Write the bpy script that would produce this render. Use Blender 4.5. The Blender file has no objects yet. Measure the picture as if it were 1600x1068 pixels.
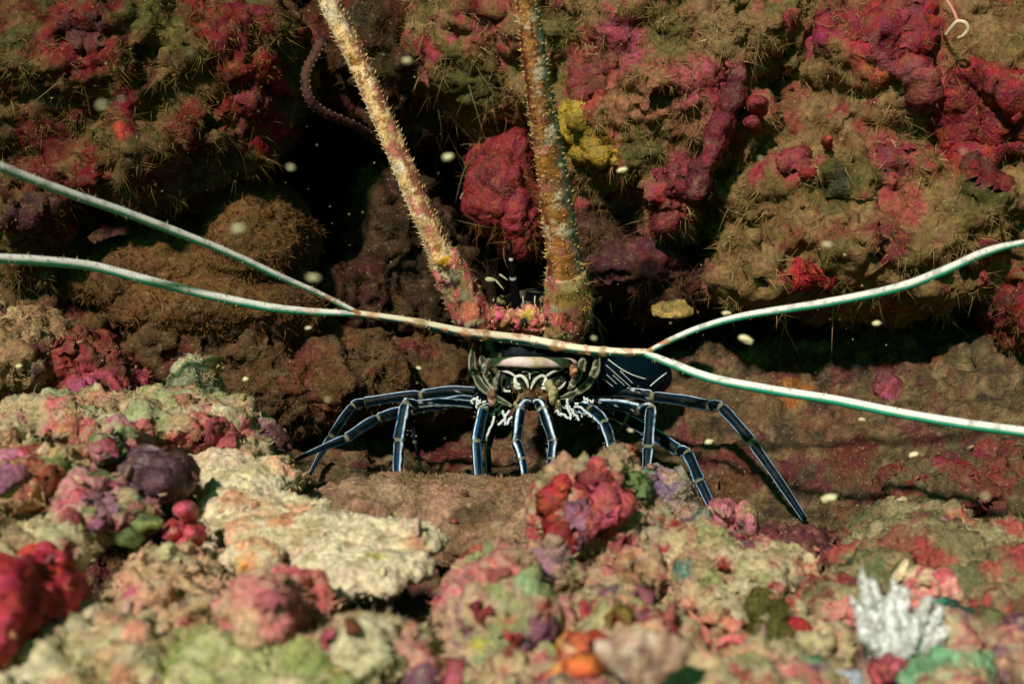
import bpy, math, random
import numpy as np
from mathutils import Vector, Matrix, Euler

R = math.radians
scene = bpy.context.scene
COL = scene.collection

# ------------------------------------------------------------------ camera
HFOV = R(40.0)
K = 2 * math.tan(HFOV / 2) / 1600.0
cam_d = bpy.data.cameras.new('camera')
cam_d.sensor_width = 36.0
cam_d.lens = 18.0 / math.tan(HFOV / 2)
cam_d.clip_start = 0.02
cam_d.clip_end = 50.0
cam_d.dof.use_dof = True
cam_d.dof.focus_distance = 0.60
cam_d.dof.aperture_fstop = 13.0
cam = bpy.data.objects.new('camera', cam_d)
COL.objects.link(cam)
cam.location = (0, 0, 0)
cam.rotation_euler = (R(90), 0, 0)
scene.camera = cam

# ------------------------------------------------------------------ light
SUN_EL, SUN_AZ = 30.0, 20.0            # height, degrees to the left of behind the camera
sd = Vector((-math.sin(R(SUN_AZ)) * math.cos(R(SUN_EL)), -math.cos(R(SUN_AZ)) * math.cos(R(SUN_EL)), math.sin(R(SUN_EL))))
w = bpy.data.worlds.new('World')
scene.world = w
w.use_nodes = True
nt = w.node_tree
nt.nodes.clear()
wo = nt.nodes.new('ShaderNodeOutputWorld')
bg = nt.nodes.new('ShaderNodeBackground')
sky = nt.nodes.new('ShaderNodeTexSky')
sky.sky_type = 'NISHITA'
sky.sun_disc = False
sky.sun_elevation = R(SUN_EL)
sky.sun_rotation = math.atan2(sd.x, sd.y)
tint = nt.nodes.new('ShaderNodeMix')            # daylight filtered green by the water
tint.data_type = 'RGBA'
tint.blend_type = 'MULTIPLY'
tint.inputs[0].default_value = 1.0
tint.inputs[7].default_value = (0.10, 0.80, 0.36, 1)
nt.links.new(sky.outputs[0], tint.inputs[6])
nt.links.new(tint.outputs[2], bg.inputs[0])
bg.inputs[1].default_value = 0.065
nt.links.new(bg.outputs[0], wo.inputs[0])

sun_d = bpy.data.lights.new('sun', 'SUN')
sun_d.energy = 4.4
sun_d.angle = R(3.0)
sun_d.color = (1.0, 0.945, 0.915)
sun = bpy.data.objects.new('sun', sun_d)
COL.objects.link(sun)
sun.location = (-1, -1, 2)
sun.rotation_euler = sd.to_track_quat('Z', 'Y').to_euler()

scene.view_settings.view_transform = 'Standard'
scene.view_settings.look = 'None'
scene.view_settings.exposure = 0.0
scene.view_settings.gamma = 1.0
scene.view_settings.use_curve_mapping = False
scene.render.engine = 'CYCLES'
scene.cycles.max_bounces = 5
scene.cycles.diffuse_bounces = 3

# ------------------------------------------------------------------ numeric helpers
rng = np.random.RandomState(11)
random.seed(5)
PERM = np.concatenate([rng.permutation(256)] * 3)
GR = rng.normal(size=(256, 3)); GR /= np.linalg.norm(GR, axis=1)[:, None]
GR = GR.astype(np.float32)


def pnoise(p):
    pf = np.floor(p)
    f = (p - pf).astype(np.float32)
    i = pf.astype(np.int64) & 255
    u = f * f * f * (f * (f * 6 - 15) + 10)
    out = np.zeros(len(p), np.float32)
    for dx in (0, 1):
        wx = u[:, 0] if dx else 1 - u[:, 0]
        a = PERM[i[:, 0] + dx]
        for dy in (0, 1):
            wy = wx * (u[:, 1] if dy else 1 - u[:, 1])
            b = PERM[a + i[:, 1] + dy]
            for dz in (0, 1):
                wz = wy * (u[:, 2] if dz else 1 - u[:, 2])
                g = GR[PERM[b + i[:, 2] + dz]]
                out += wz * (g[:, 0] * (f[:, 0] - dx) + g[:, 1] * (f[:, 1] - dy) + g[:, 2] * (f[:, 2] - dz))
    return out


def fbm(p, freq, octv=4, gain=0.5, seed=0.0):
    q = p * freq + seed * 17.31
    a, s = 1.0, np.zeros(len(p), np.float32)
    for _ in range(octv):
        s += a * pnoise(q)
        q = q * 2.03 + 5.7
        a *= gain
    return s


def billow(p, freq, octv=3, seed=0.0):
    q = p * freq + seed * 9.7
    a, s = 1.0, np.zeros(len(p), np.float32)
    for _ in range(octv):
        s += a * (0.35 - np.abs(pnoise(q)) * 1.4)
        q = q * 2.1 + 3.3
        a *= 0.5
    return s


def worley(p, freq, seed=0):
    q = p * freq + seed * 3.7
    b = np.floor(q).astype(np.int64)
    f = q - b
    best = np.full(len(p), 9.0, np.float32)
    for dx in (-1, 0, 1):
        for dy in (-1, 0, 1):
            for dz in (-1, 0, 1):
                h = PERM[PERM[PERM[(b[:, 0] + dx) & 255] + ((b[:, 1] + dy) & 255)] + ((b[:, 2] + dz) & 255)]
                o = GR[h] * 0.45 + 0.5
                d = (o[:, 0] + dx - f[:, 0]) ** 2 + (o[:, 1] + dy - f[:, 1]) ** 2 + (o[:, 2] + dz - f[:, 2]) ** 2
                np.minimum(best, d, out=best)
    return np.sqrt(best)


def smooth(a, b, x):
    t = np.clip((x - a) / (b - a + 1e-9), 0, 1)
    return t * t * (3 - 2 * t)


def c(r, g, b):
    return np.array([((v / 255) / 12.92 if v < 10 else (((v / 255) + 0.055) / 1.055) ** 2.4) for v in (r, g, b)], np.float32)


def P(px, py, d):
    """where a thing seen at a place of the photograph stands when it is d metres away"""
    return Vector(((px - 800) * K * d, d, (534 - py) * K * d))


# ------------------------------------------------------------------ materials
def nmat(name):
    m = bpy.data.materials.new(name)
    m.use_nodes = True
    t = m.node_tree
    b = t.nodes['Principled BSDF']
    return m, t, b


def reef_mat(name, fine=900.0, rough=0.85, spec=0.15, bump=0.5, fleck=0.25, sss=0.0, dist=0.0012, silt=0.3, siltc=(0.26, 0.185, 0.095, 1)):
    """colour from the object's own colour attribute, broken up by grain, flecks of sand and fine relief"""
    m, t, b = nmat(name)
    N, L = t.nodes.new, t.links.new
    at = N('ShaderNodeAttribute'); at.attribute_name = 'Col'
    tc = N('ShaderNodeTexCoord')
    n1 = N('ShaderNodeTexNoise'); n1.inputs['Scale'].default_value = fine * 0.45; n1.inputs['Detail'].default_value = 5
    n1.inputs['Roughness'].default_value = 0.7
    L(tc.outputs['Object'], n1.inputs['Vector'])
    r1 = N('ShaderNodeMapRange'); r1.inputs[1].default_value = 0.25; r1.inputs[2].default_value = 0.75
    r1.inputs[3].default_value = 0.32; r1.inputs[4].default_value = 1.62
    L(n1.outputs[0], r1.inputs[0])
    mx = N('ShaderNodeMix'); mx.data_type = 'RGBA'; mx.blend_type = 'MULTIPLY'; mx.inputs[0].default_value = 1
    L(at.outputs['Color'], mx.inputs[6]); L(r1.outputs[0], mx.inputs[7])
    # hue drift
    n3 = N('ShaderNodeTexNoise'); n3.inputs['Scale'].default_value = fine * 0.16; n3.inputs['Detail'].default_value = 3
    L(tc.outputs['Object'], n3.inputs['Vector'])
    hs = N('ShaderNodeHueSaturation')
    r3 = N('ShaderNodeMapRange'); r3.inputs[3].default_value = 0.482; r3.inputs[4].default_value = 0.518
    r3.inputs[1].default_value = 0.3; r3.inputs[2].default_value = 0.7
    L(n3.outputs[0], r3.inputs[0]); L(r3.outputs[0], hs.inputs['Hue']); L(mx.outputs[2], hs.inputs['Color'])
    # sand flecks
    vo = N('ShaderNodeTexVoronoi'); vo.inputs['Scale'].default_value = fine * 0.8
    L(tc.outputs['Object'], vo.inputs['Vector'])
    sx = N('ShaderNodeSeparateColor'); L(vo.outputs['Color'], sx.inputs[0])
    lt = N('ShaderNodeMath'); lt.operation = 'GREATER_THAN'; lt.inputs[1].default_value = 0.93; L(sx.outputs[0], lt.inputs[0])
    l2 = N('ShaderNodeMath'); l2.operation = 'LESS_THAN'; l2.inputs[1].default_value = 0.30; L(vo.outputs['Distance'], l2.inputs[0])
    mm = N('ShaderNodeMath'); mm.operation = 'MULTIPLY'; L(lt.outputs[0], mm.inputs[0]); L(l2.outputs[0], mm.inputs[1])
    ms = N('ShaderNodeMath'); ms.operation = 'MULTIPLY'; ms.inputs[1].default_value = fleck; L(mm.outputs[0], ms.inputs[0])
    mf = N('ShaderNodeMix'); mf.data_type = 'RGBA'; mf.inputs[7].default_value = (0.55, 0.44, 0.26, 1)
    L(ms.outputs[0], mf.inputs[0]); L(hs.outputs[0], mf.inputs[6])
    # patchy dusting of silt
    n4 = N('ShaderNodeTexNoise'); n4.inputs['Scale'].default_value = 230; n4.inputs['Detail'].default_value = 6; n4.inputs['Roughness'].default_value = 0.75
    L(tc.outputs['Object'], n4.inputs['Vector'])
    r4 = N('ShaderNodeMapRange'); r4.inputs[1].default_value = 0.50; r4.inputs[2].default_value = 0.62; r4.inputs[3].default_value = 0.0; r4.inputs[4].default_value = silt
    L(n4.outputs[0], r4.inputs[0])
    m4 = N('ShaderNodeMix'); m4.data_type = 'RGBA'; m4.inputs[7].default_value = siltc
    L(r4.outputs[0], m4.inputs[0]); L(mf.outputs[2], m4.inputs[6])
    L(m4.outputs[2], b.inputs['Base Color'])
    b.inputs['Roughness'].default_value = rough
    b.inputs['Specular IOR Level'].default_value = spec
    if sss:
        b.inputs['Subsurface Weight'].default_value = sss
        b.inputs['Subsurface Radius'].default_value = (1, 0.4, 0.3)
        b.inputs['Subsurface Scale'].default_value = 0.002
    v2 = N('ShaderNodeTexVoronoi'); v2.inputs['Scale'].default_value = fine * 0.55
    L(tc.outputs['Object'], v2.inputs['Vector'])
    ad = N('ShaderNodeMath'); ad.operation = 'MULTIPLY_ADD'; ad.inputs[1].default_value = -0.6
    L(v2.outputs['Distance'], ad.inputs[0]); L(n1.outputs[0], ad.inputs[2])
    bp = N('ShaderNodeBump'); bp.inputs['Strength'].default_value = bump; bp.inputs['Distance'].default_value = dist
    L(ad.outputs[0], bp.inputs['Height']); L(bp.outputs[0], b.inputs['Normal'])
    return m


M_ROCK = reef_mat('encrusted_rock', 900, silt=0.2, bump=0.6)
M_SAND = reef_mat('silt_covered_rock', 1100, bump=0.7, fleck=0.35, silt=0.25)
M_PALE = reef_mat('pale_dusted_rock', 1000, bump=0.7, fleck=0.35, silt=0.5, siltc=(0.50, 0.42, 0.27, 1))
M_SPONGE = reef_mat('sponge_skin', 1300, rough=0.6, spec=0.3, bump=0.7, fleck=0.2, silt=0.16)
M_SOFT = reef_mat('soft_tissue', 1500, rough=0.6, spec=0.25, bump=0.35, fleck=0.0, silt=0.0, sss=0.25)


def fibre_mat(name):
    m, t, b = nmat(name)
    at = t.nodes.new('ShaderNodeAttribute'); at.attribute_name = 'Col'
    t.links.new(at.outputs['Color'], b.inputs['Base Color'])
    b.inputs['Roughness'].default_value = 0.9
    b.inputs['Specular IOR Level'].default_value = 0.08
    return m


M_FIBRE = fibre_mat('algae_filament')


def shell_mat(name, rough=0.4, spec=0.4, grain=1500, lo=0.8, hi=1.2, bump=0.15):
    m, t, b = nmat(name)
    N, L = t.nodes.new, t.links.new
    at = N('ShaderNodeAttribute'); at.attribute_name = 'Col'
    tc = N('ShaderNodeTexCoord')
    n1 = N('ShaderNodeTexNoise'); n1.inputs['Scale'].default_value = grain; n1.inputs['Detail'].default_value = 4
    L(tc.outputs['Object'], n1.inputs['Vector'])
    r1 = N('ShaderNodeMapRange'); r1.inputs[1].default_value = 0.3; r1.inputs[2].default_value = 0.7
    r1.inputs[3].default_value = lo; r1.inputs[4].default_value = hi
    L(n1.outputs[0], r1.inputs[0])
    mx = N('ShaderNodeMix'); mx.data_type = 'RGBA'; mx.blend_type = 'MULTIPLY'; mx.inputs[0].default_value = 1
    L(at.outputs['Color'], mx.inputs[6]); L(r1.outputs[0], mx.inputs[7])
    L(mx.outputs[2], b.inputs['Base Color'])
    b.inputs['Roughness'].default_value = rough
    b.inputs['Specular IOR Level'].default_value = spec
    bp = N('ShaderNodeBump'); bp.inputs['Strength'].default_value = bump; bp.inputs['Distance'].default_value = 0.0006
    L(n1.outputs[0], bp.inputs['Height']); L(bp.outputs[0], b.inputs['Normal'])
    return m


M_SHELL = shell_mat('lobster_shell', 0.5, 0.10)
M_FEELER = shell_mat('feeler_skin', 0.5, 0.3, 1800, 0.85, 1.12, 0.25)
M_CRUSTY = shell_mat('overgrown_feeler', 0.7, 0.2, 1400, 0.55, 1.45, 0.5)
M_SPECK = shell_mat('speck', 0.8, 0.1, 2500, 0.8, 1.2)


# ------------------------------------------------------------------ mesh building
def mesh(name, V, F, colr=None, smooth_=True):
    """F: array (n,3) or (n,4), or a list of such arrays"""
    me = bpy.data.meshes.new(name)
    Fs = F if isinstance(F, list) else [F]
    Fs = [np.asarray(f, np.int32) for f in Fs if len(f)]
    V = np.asarray(V, np.float32)
    me.vertices.add(len(V)); me.vertices.foreach_set('co', V.ravel())
    nl = sum(f.size for f in Fs); npoly = sum(len(f) for f in Fs)
    me.loops.add(nl); me.loops.foreach_set('vertex_index', np.concatenate([f.ravel() for f in Fs]))
    tot = np.concatenate([np.full(len(f), f.shape[1], np.int32) for f in Fs])
    st = np.concatenate([[0], np.cumsum(tot)[:-1]]).astype(np.int32)
    me.polygons.add(npoly); me.polygons.foreach_set('loop_start', st)
    if smooth_:
        me.polygons.foreach_set('use_smooth', np.ones(npoly, bool))
    me.update(calc_edges=True)
    if colr is not None:
        colr = np.asarray(colr, np.float32)
        if colr.ndim == 1:
            colr = np.tile(colr[None, :], (len(V), 1))
        a = me.color_attributes.new('Col', 'FLOAT_COLOR', 'POINT')
        a.data.foreach_set('color', np.concatenate([np.clip(colr, 0, 1), np.ones((len(V), 1), np.float32)], 1).ravel())
    return me


def link(name, me, mat, parent=None):
    o = bpy.data.objects.new(name, me)
    COL.objects.link(o)
    if mat is not None and not me.materials:
        me.materials.append(mat)
    if parent is not None:
        o.parent = parent
    return o


def tag(o, label=None, cat=None, group=None, kind=None):
    if label: o['label'] = label
    if cat: o['category'] = cat
    if group: o['group'] = group
    if kind: o['kind'] = kind
    return o


def normals(V, F):
    Nn = np.zeros_like(V)
    n = np.cross(V[F[:, 2]] - V[F[:, 0]], V[F[:, 3 if F.shape[1] == 4 else 1]] - V[F[:, 1 if F.shape[1] == 4 else 0]])
    if F.shape[1] == 3:
        n = np.cross(V[F[:, 1]] - V[F[:, 0]], V[F[:, 2]] - V[F[:, 0]])
    for k in range(F.shape[1]):
        for a in range(3):
            Nn[:, a] += np.bincount(F[:, k], n[:, a], len(V))
    return Nn / (np.linalg.norm(Nn, axis=1)[:, None] + 1e-12)


_ico = {}


def sphere(n=3):
    if n not in _ico:
        import bmesh
        bm = bmesh.new()
        bmesh.ops.create_icosphere(bm, subdivisions=n, radius=1)
        V = np.array([v.co[:] for v in bm.verts], np.float32)
        F = np.array([[v.index for v in f.verts] for f in bm.faces], np.int32)
        bm.free()
        _ico[n] = (V, F)
    return _ico[n]


def E(px, py, d, rx, ry, rd, roll=0.0, pitch=0.0, yaw=0.0):
    """ellipsoid: centre and half sizes as seen in the photograph at d metres, half depth rd in metres"""
    return (P(px, py, d), (rx * K * d, rd, ry * K * d), Euler((R(pitch), R(roll), R(yaw))))


def Wd(px, py, d, r, pitch=0.0, roll=0.0, yaw=0.0):
    return (P(px, py, d), r, Euler((R(pitch), R(roll), R(yaw))))


def fuse(blobs, voxel):
    """one closed skin round a set of ellipsoids"""
    V0, F0 = sphere(3)
    Vs, Fs, o = [], [], 0
    for cen, r, e in blobs:
        m = np.array(e.to_matrix(), np.float32)
        Vs.append((V0 * np.array(r, np.float32)) @ m.T + np.array(cen, np.float32)); Fs.append(F0 + o); o += len(V0)
    me = mesh('tmp', np.concatenate(Vs), np.concatenate(Fs))
    ob = bpy.data.objects.new('tmp', me); COL.objects.link(ob)
    md = ob.modifiers.new('r', 'REMESH'); md.mode = 'VOXEL'; md.voxel_size = voxel; md.adaptivity = 0
    dg = bpy.context.evaluated_depsgraph_get()
    dg.update()
    ev = ob.evaluated_get(dg); m2 = ev.to_mesh()
    V = np.empty(len(m2.vertices) * 3, np.float32); m2.vertices.foreach_get('co', V); V = V.reshape(-1, 3)
    L = np.empty(len(m2.loops), np.int32); m2.loops.foreach_get('vertex_index', L)
    F = L.reshape(-1, 4).copy()
    ev.to_mesh_clear()
    bpy.data.objects.remove(ob); bpy.data.meshes.remove(me)
    # relax
    for _ in range(3):
        A = np.zeros_like(V); n = np.zeros(len(V), np.float32)
        for k in range(4):
            nb = V[F[:, (k + 1) % 4]]
            for a in range(3):
                A[:, a] += np.bincount(F[:, k], nb[:, a], len(V))
            n += np.bincount(F[:, k], minlength=len(V))
        V = 0.4 * V + 0.6 * A / n[:, None]
    return V.astype(np.float32), F


def rough_up(V, F, amps, seed=0):
    """amps: list of (kind, freq per metre, amplitude in metres)"""
    for i, (kd, f, a) in enumerate(amps):
        N = normals(V, F)
        s = seed + i * 3.1
        if kd == 'f': d = fbm(V, f, 3, 0.5, s)
        elif kd == 'b': d = billow(V, f, 3, s)
        elif kd == 'w': d = 0.45 - worley(V, f, int(s) % 50)
        elif kd == 'h': d = -smooth(0.22, 0.45, fbm(V, f, 2, 0.5, s))      # pits
        V = V + N * (d * a)[:, None]
    return V.astype(np.float32)


def paint(V, base, layers, seed=0, jitter=0.18):
    colr = np.tile(np.asarray(base, np.float32)[None, :], (len(V), 1))
    for i, (cl, f, thr, soft) in enumerate(layers):
        m = smooth(thr - soft, thr + soft, fbm(V, f, 4, 0.6, seed + 1.7 * i + 2))[:, None]
        colr = colr * (1 - m) + np.asarray(cl, np.float32)[None, :] * m
    colr *= 1 + jitter * 2 * fbm(V, 160, 3, 0.6, seed + 40)[:, None]
    return colr


def hit(V, px, py):
    q = V[:, 1:2]
    d = np.hypot(V[:, 0] / (K * q[:, 0]) + 800 - px, 534 - V[:, 2] / (K * q[:, 0]) - py)
    ids = np.where(d < 9)[0]
    if len(ids) == 0:
        return V[np.argmin(d)]
    return V[ids[np.argmin(V[ids, 1])]]


def patch_mask(V, px, py, r, warp=0.55, soft=0.18, seed=0, sy=1.0):
    h = hit(V, px, py)
    rr = r * K * h[1]
    dv = (V - h) / rr
    dv[:, 2] /= sy
    dist = np.linalg.norm(dv, axis=1) + warp * fbm(V, 0.9 / rr, 4, 0.6, seed + px * 0.01)
    return 1 - smooth(1 - soft, 1 + soft, dist)


def fibres(name, Pn, D, L, Wd_, C, seg=2, bend=0.5, grav=0.3, parent=None, mat=None):
    n = len(Pn)
    B = rng.normal(size=(n, 3)) * bend
    B[:, 2] -= grav
    B2 = rng.normal(size=(n, 3)) * bend * 0.9
    S = np.cross(D, rng.normal(size=(n, 3))); S /= np.linalg.norm(S, axis=1)[:, None] + 1e-9
    V = np.empty((n, seg * 2 + 1, 3), np.float32)
    for k in range(seg + 1):
        t = k / seg
        X = Pn + (D * t + B * t * t + B2 * (t ** 3 - t * t * 0.5)) * L[:, None]
        if k < seg:
            wv = S * (Wd_ * (1 - 0.55 * t))[:, None] * 0.5
            V[:, 2 * k] = X - wv; V[:, 2 * k + 1] = X + wv
        else:
            V[:, 2 * k] = X
    base = (np.arange(n) * (seg * 2 + 1))[:, None]
    T = []
    for k in range(seg - 1):
        T += [[2 * k, 2 * k + 1, 2 * k + 3], [2 * k, 2 * k + 3, 2 * k + 2]]
    T.append([2 * seg - 2, 2 * seg - 1, 2 * seg])
    F = np.concatenate([base + np.array(t)[None, :] for t in T])
    cc = np.repeat(C[:, None, :], seg * 2 + 1, 1).reshape(-1, 3)
    me = mesh(name, V.reshape(-1, 3), F, cc, False)
    o = link(name, me, mat or M_FIBRE, parent)
    o['kind'] = 'stuff'
    return o


def sample(V, F, n, mask=None):
    A = V[F[:, 0]]; B = V[F[:, 1]]; Cc = V[F[:, 2]]
    nn = np.cross(B - A, Cc - A)
    ar = np.linalg.norm(nn, axis=1)
    cen = (A + Cc) / 2
    # only where it can be seen from about the photograph's side
    face = -(nn * cen).sum(1) / (ar * np.linalg.norm(cen, axis=1) + 1e-12)
    inx = (np.abs(cen[:, 0] / cen[:, 1]) < 0.45) & (np.abs(cen[:, 2] / cen[:, 1]) < 0.32) & (cen[:, 1] > 0.15)
    wgt = ar * inx * smooth(-0.35, 0.1, face)
    if mask is not None:
        wgt = wgt * mask[F].mean(1)
    if wgt.sum() <= 0:
        return np.zeros((0, 3)), np.zeros((0, 3)), np.zeros(0, int)
    fi = np.searchsorted(np.cumsum(wgt) / wgt.sum(), rng.rand(n))
    fi = np.clip(fi, 0, len(F) - 1)
    u, v = rng.rand(n, 1), rng.rand(n, 1)
    k3 = 3 if F.shape[1] == 4 else 2
    X = (V[F[fi, 0]] * (1 - u) + V[F[fi, 1]] * u) * (1 - v) + (V[F[fi, k3]] * (1 - u) + V[F[fi, 2]] * u) * v
    return X, nn[fi] / ar[fi][:, None], F[fi, 0]


TAN = c(150, 118, 62); OLIVE = c(105, 92, 40); PALE = c(205, 185, 135); DUST = c(120, 92, 55)


def turf(parent, V, F, N_, L, W, cols, freq=60, thr=0.0, soft=0.12, clump=4, seed=0, bend=0.6, grav=0.35, seg=2,
         own=0.25, vcol=None, name='turf_algae', mask=None):
    m = smooth(thr - soft, thr + soft, fbm(V, freq, 3, 0.6, seed + 60))
    if mask is not None:
        m = m * mask
    X, Nr, vi = sample(V, F, max(1, N_ // clump), m)
    if len(X) == 0:
        return None
    lean = rng.normal(size=X.shape) * 0.5
    ci = rng.randint(0, len(cols), len(X))
    cc = np.array(cols, np.float32)[ci]
    if vcol is not None:
        cc = cc * (1 - own) + vcol[vi] * own * 1.3
    lf = np.exp(rng.normal(0, 0.35, len(X)))
    X = np.repeat(X, clump, 0); Nr = np.repeat(Nr, clump, 0); lean = np.repeat(lean, clump, 0); cc = np.repeat(cc, clump, 0)
    lf = np.repeat(lf, clump)
    n = len(X)
    D = Nr * 0.7 + lean + rng.normal(size=(n, 3)) * 0.75
    D /= np.linalg.norm(D, axis=1)[:, None]
    Ln = L * lf * rng.uniform(0.5, 1.25, n)
    X = X - Nr * L * 0.1 + rng.normal(size=(n, 3)) * L * 0.10
    cc = cc * np.exp(rng.normal(0, 0.22, (n, 1)))
    return fibres(name, X, D, Ln, W * rng.uniform(0.6, 1.5, n), cc.astype(np.float32), seg, bend, grav, parent)


def crust_tone(q):
    q = np.asarray(q, np.float32) * .64
    return q * .98 + q.mean() * .02


def crust(parent, V, F, px, py, r, colr, thick=0.0025, name='encrusting_sponge', label=None, mat=None, warp=0.75, seed=0, lump=0.0005,
          layers=(), sy=1.0):
    """a patch of growth on a rock: its own mesh, standing proud of the rock and thinning to its edge"""
    m = patch_mask(V, px, py, r, warp, 0.22, seed, sy)
    keep = (m[F] > 0.02).all(1)
    if keep.sum() < 4:
        return None
    F2 = F[keep]
    ids = np.unique(F2)
    mp = np.full(len(V), -1); mp[ids] = np.arange(len(ids))
    N = normals(V, F)[ids]
    V2 = V[ids].copy(); mm = m[ids]
    G = mp[F2]
    for _ in range(8):                      # the growth bridges the small hollows of the rock
        A = np.zeros_like(V2); q = np.zeros(len(V2), np.float32)
        for k in range(4):
            nb = V2[G[:, (k + 1) % 4]]
            for a in range(3): A[:, a] += np.bincount(G[:, k], nb[:, a], len(V2))
            q += np.bincount(G[:, k], minlength=len(V2))
        V2 = np.where(((q > 3) & (mm > .15))[:, None], .4 * V2 + .6 * A / np.maximum(q, 1)[:, None], V2).astype(np.float32)
    h = (min(thick, .003) + .0008) * np.clip(mm, 0, 1) * (1 + 0.6 * fbm(V2, 220, 2, 0.5, seed + 9)) + lump * billow(V2, 260, 2, seed) * mm + .0007 * fbm(V2, 420, 2, .6, seed + 3) * mm - 0.0009
    V2 = V2 + N * h[:, None]
    o = link(name, mesh(name, V2, mp[F2], paint(V2, crust_tone(colr), [(crust_tone(q), *r_) for q, *r_ in layers] + [(crust_tone(colr) * .55, 70, .1, .12), (crust_tone(colr) * .6 + DUST * .3, 130, .24, .10)], seed + 5, 0.25)), mat or M_SPONGE, parent)
    if label: o['label'] = label
    return o


WALL = [('f', 22, .013), ('f', 48, .010), ('h', 44, .009), ('f', 100, .005), ('h', 120, .003), ('b', 120, .0009), ('f', 260, .0020), ('f', 600, .0009)]
FORE = [('f', 40, .010), ('f', 110, .004), ('b', 130, .003), ('f', 300, .0022), ('w', 400, .0016), ('h', 110, .003)]


SURF = []


def rock(name, label, cat, blobs, base, layers, amps=FORE, voxel=0.0015, seed=0, mat=None, patches=(), crusts=(), turfs=(), group=None,
         jitter=0.18):
    V, F = fuse(blobs, voxel)
    V = rough_up(V, F, amps, seed)
    colr = paint(V, base, layers, seed, jitter)
    for q in patches:
        px, py, r, cl = q[:4]
        m = patch_mask(V, px, py, r, q[4] if len(q) > 4 else 0.7, 0.3, seed)[:, None]
        colr = colr * (1 - m) + np.asarray(cl)[None, :] * m
    o = link(name, mesh(name, V, F, colr), mat or M_ROCK)
    tag(o, label, cat, group)
    SURF.append((V, F, colr))
    tm = np.ones(len(V), np.float32)
    for i, q in enumerate(crusts):
        q = dict(q)
        bare = q.pop('bare', 0.75)
        crust(o, V, F, seed=seed + i * 2.3, **q)
        tm *= 1 - bare * patch_mask(V, q['px'], q['py'], q['r'], q.get('warp', 0.5), 0.22, seed + i * 2.3, q.get('sy', 1.0))
    for i, q in enumerate(turfs):
        turf(o, V, F, seed=seed + i, vcol=colr, mask=tm, **q)
    return o, V, F


def sheet(name, U, Vv, fn, amps, base, layers, seed, mat, patches=(), turfs=()):
    u, v = np.meshgrid(U, Vv)
    V = fn(u.ravel(), v.ravel()).astype(np.float32)
    nu, nv = len(U), len(Vv)
    i = (np.arange(nv - 1)[:, None] * nu + np.arange(nu - 1)[None, :]).ravel()
    F = np.stack([i, i + 1, i + nu + 1, i + nu], 1)
    V = rough_up(V, F, amps, seed)
    colr = paint(V, base, layers, seed)
    for px, py, r, cl in patches:
        m = patch_mask(V, px, py, r, 0.7, 0.3, seed)[:, None]
        colr = colr * (1 - m) + np.asarray(cl)[None, :] * m
    o = link(name, mesh(name, V, F, colr), mat)
    o['kind'] = 'structure'
    for k, q in enumerate(turfs):
        turf(o, V, F, seed=seed + k, vcol=colr, **q)
    return o, V, F

class Bag:
    def __init__(s): s.V, s.F, s.C, s.o = [], [], [], 0
    def add(s, V, F, C):
        V = np.asarray(V, np.float32)
        C = np.asarray(C, np.float32)
        if C.ndim == 1: C = np.tile(C[None, :], (len(V), 1))
        s.V.append(V); s.C.append(C)
        for f in (F if isinstance(F, list) else [F]): s.F.append(np.asarray(f) + s.o)
        s.o += len(V)
    def link(s, name, mat, parent=None, org=None, smooth_=True):
        V = np.concatenate(s.V)
        if org is not None: V = V - np.array(org, np.float32)
        return link(name, mesh(name, V, s.F, np.concatenate(s.C), smooth_), mat, parent)


# ------------------------------------------------------------------ the setting
def cw(r, g, b):
    q = np.minimum(c(r, g, b) * 1.08, 0.7) * np.array([1, 1, .95], np.float32)
    return (q * .94 + q.mean() * .06) * np.array([.90, .80, .84], np.float32)
def cf(r, g, b): return c(r, g, b) * 0.92

FY = np.array([.18, .25, .35, .45, .50, .55, .60, .65, .70, .78, .86, .97])
FZ = {-.26: [-.10, -.095, -.090, -.078, -.062, -.050, -.048, -.040, -.022, .004, .035, .09],
      -.10: [-.12, -.122, -.124, -.124, -.112, -.078, -.068, -.060, -.045, -.018, .02, .08],
      .0: [-.12, -.122, -.124, -.122, -.106, -.070, -.072, -.070, -.064, -.042, .0, .08],
      .10: [-.11, -.105, -.098, -.090, -.088, -.086, -.076, -.042, -.004, .006, .0, .04],
      .26: [-.11, -.105, -.095, -.085, -.080, -.068, -.036, -.001, .008, .010, .004, .02]}


def floor_fn(u, v):
    xs = sorted(FZ)
    zz = np.stack([np.interp(v, FY, FZ[x]) for x in xs], 1)
    xi = np.clip(np.searchsorted(xs, u) - 1, 0, len(xs) - 2)
    x0 = np.array(xs)[xi]; x1 = np.array(xs)[xi + 1]
    t = smooth(0, 1, np.clip((u - x0) / (x1 - x0), 0, 1))
    r = np.arange(len(u))
    return np.stack([u, v, zz[r, xi] * (1 - t) + zz[r, xi + 1] * t], 1)


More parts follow.
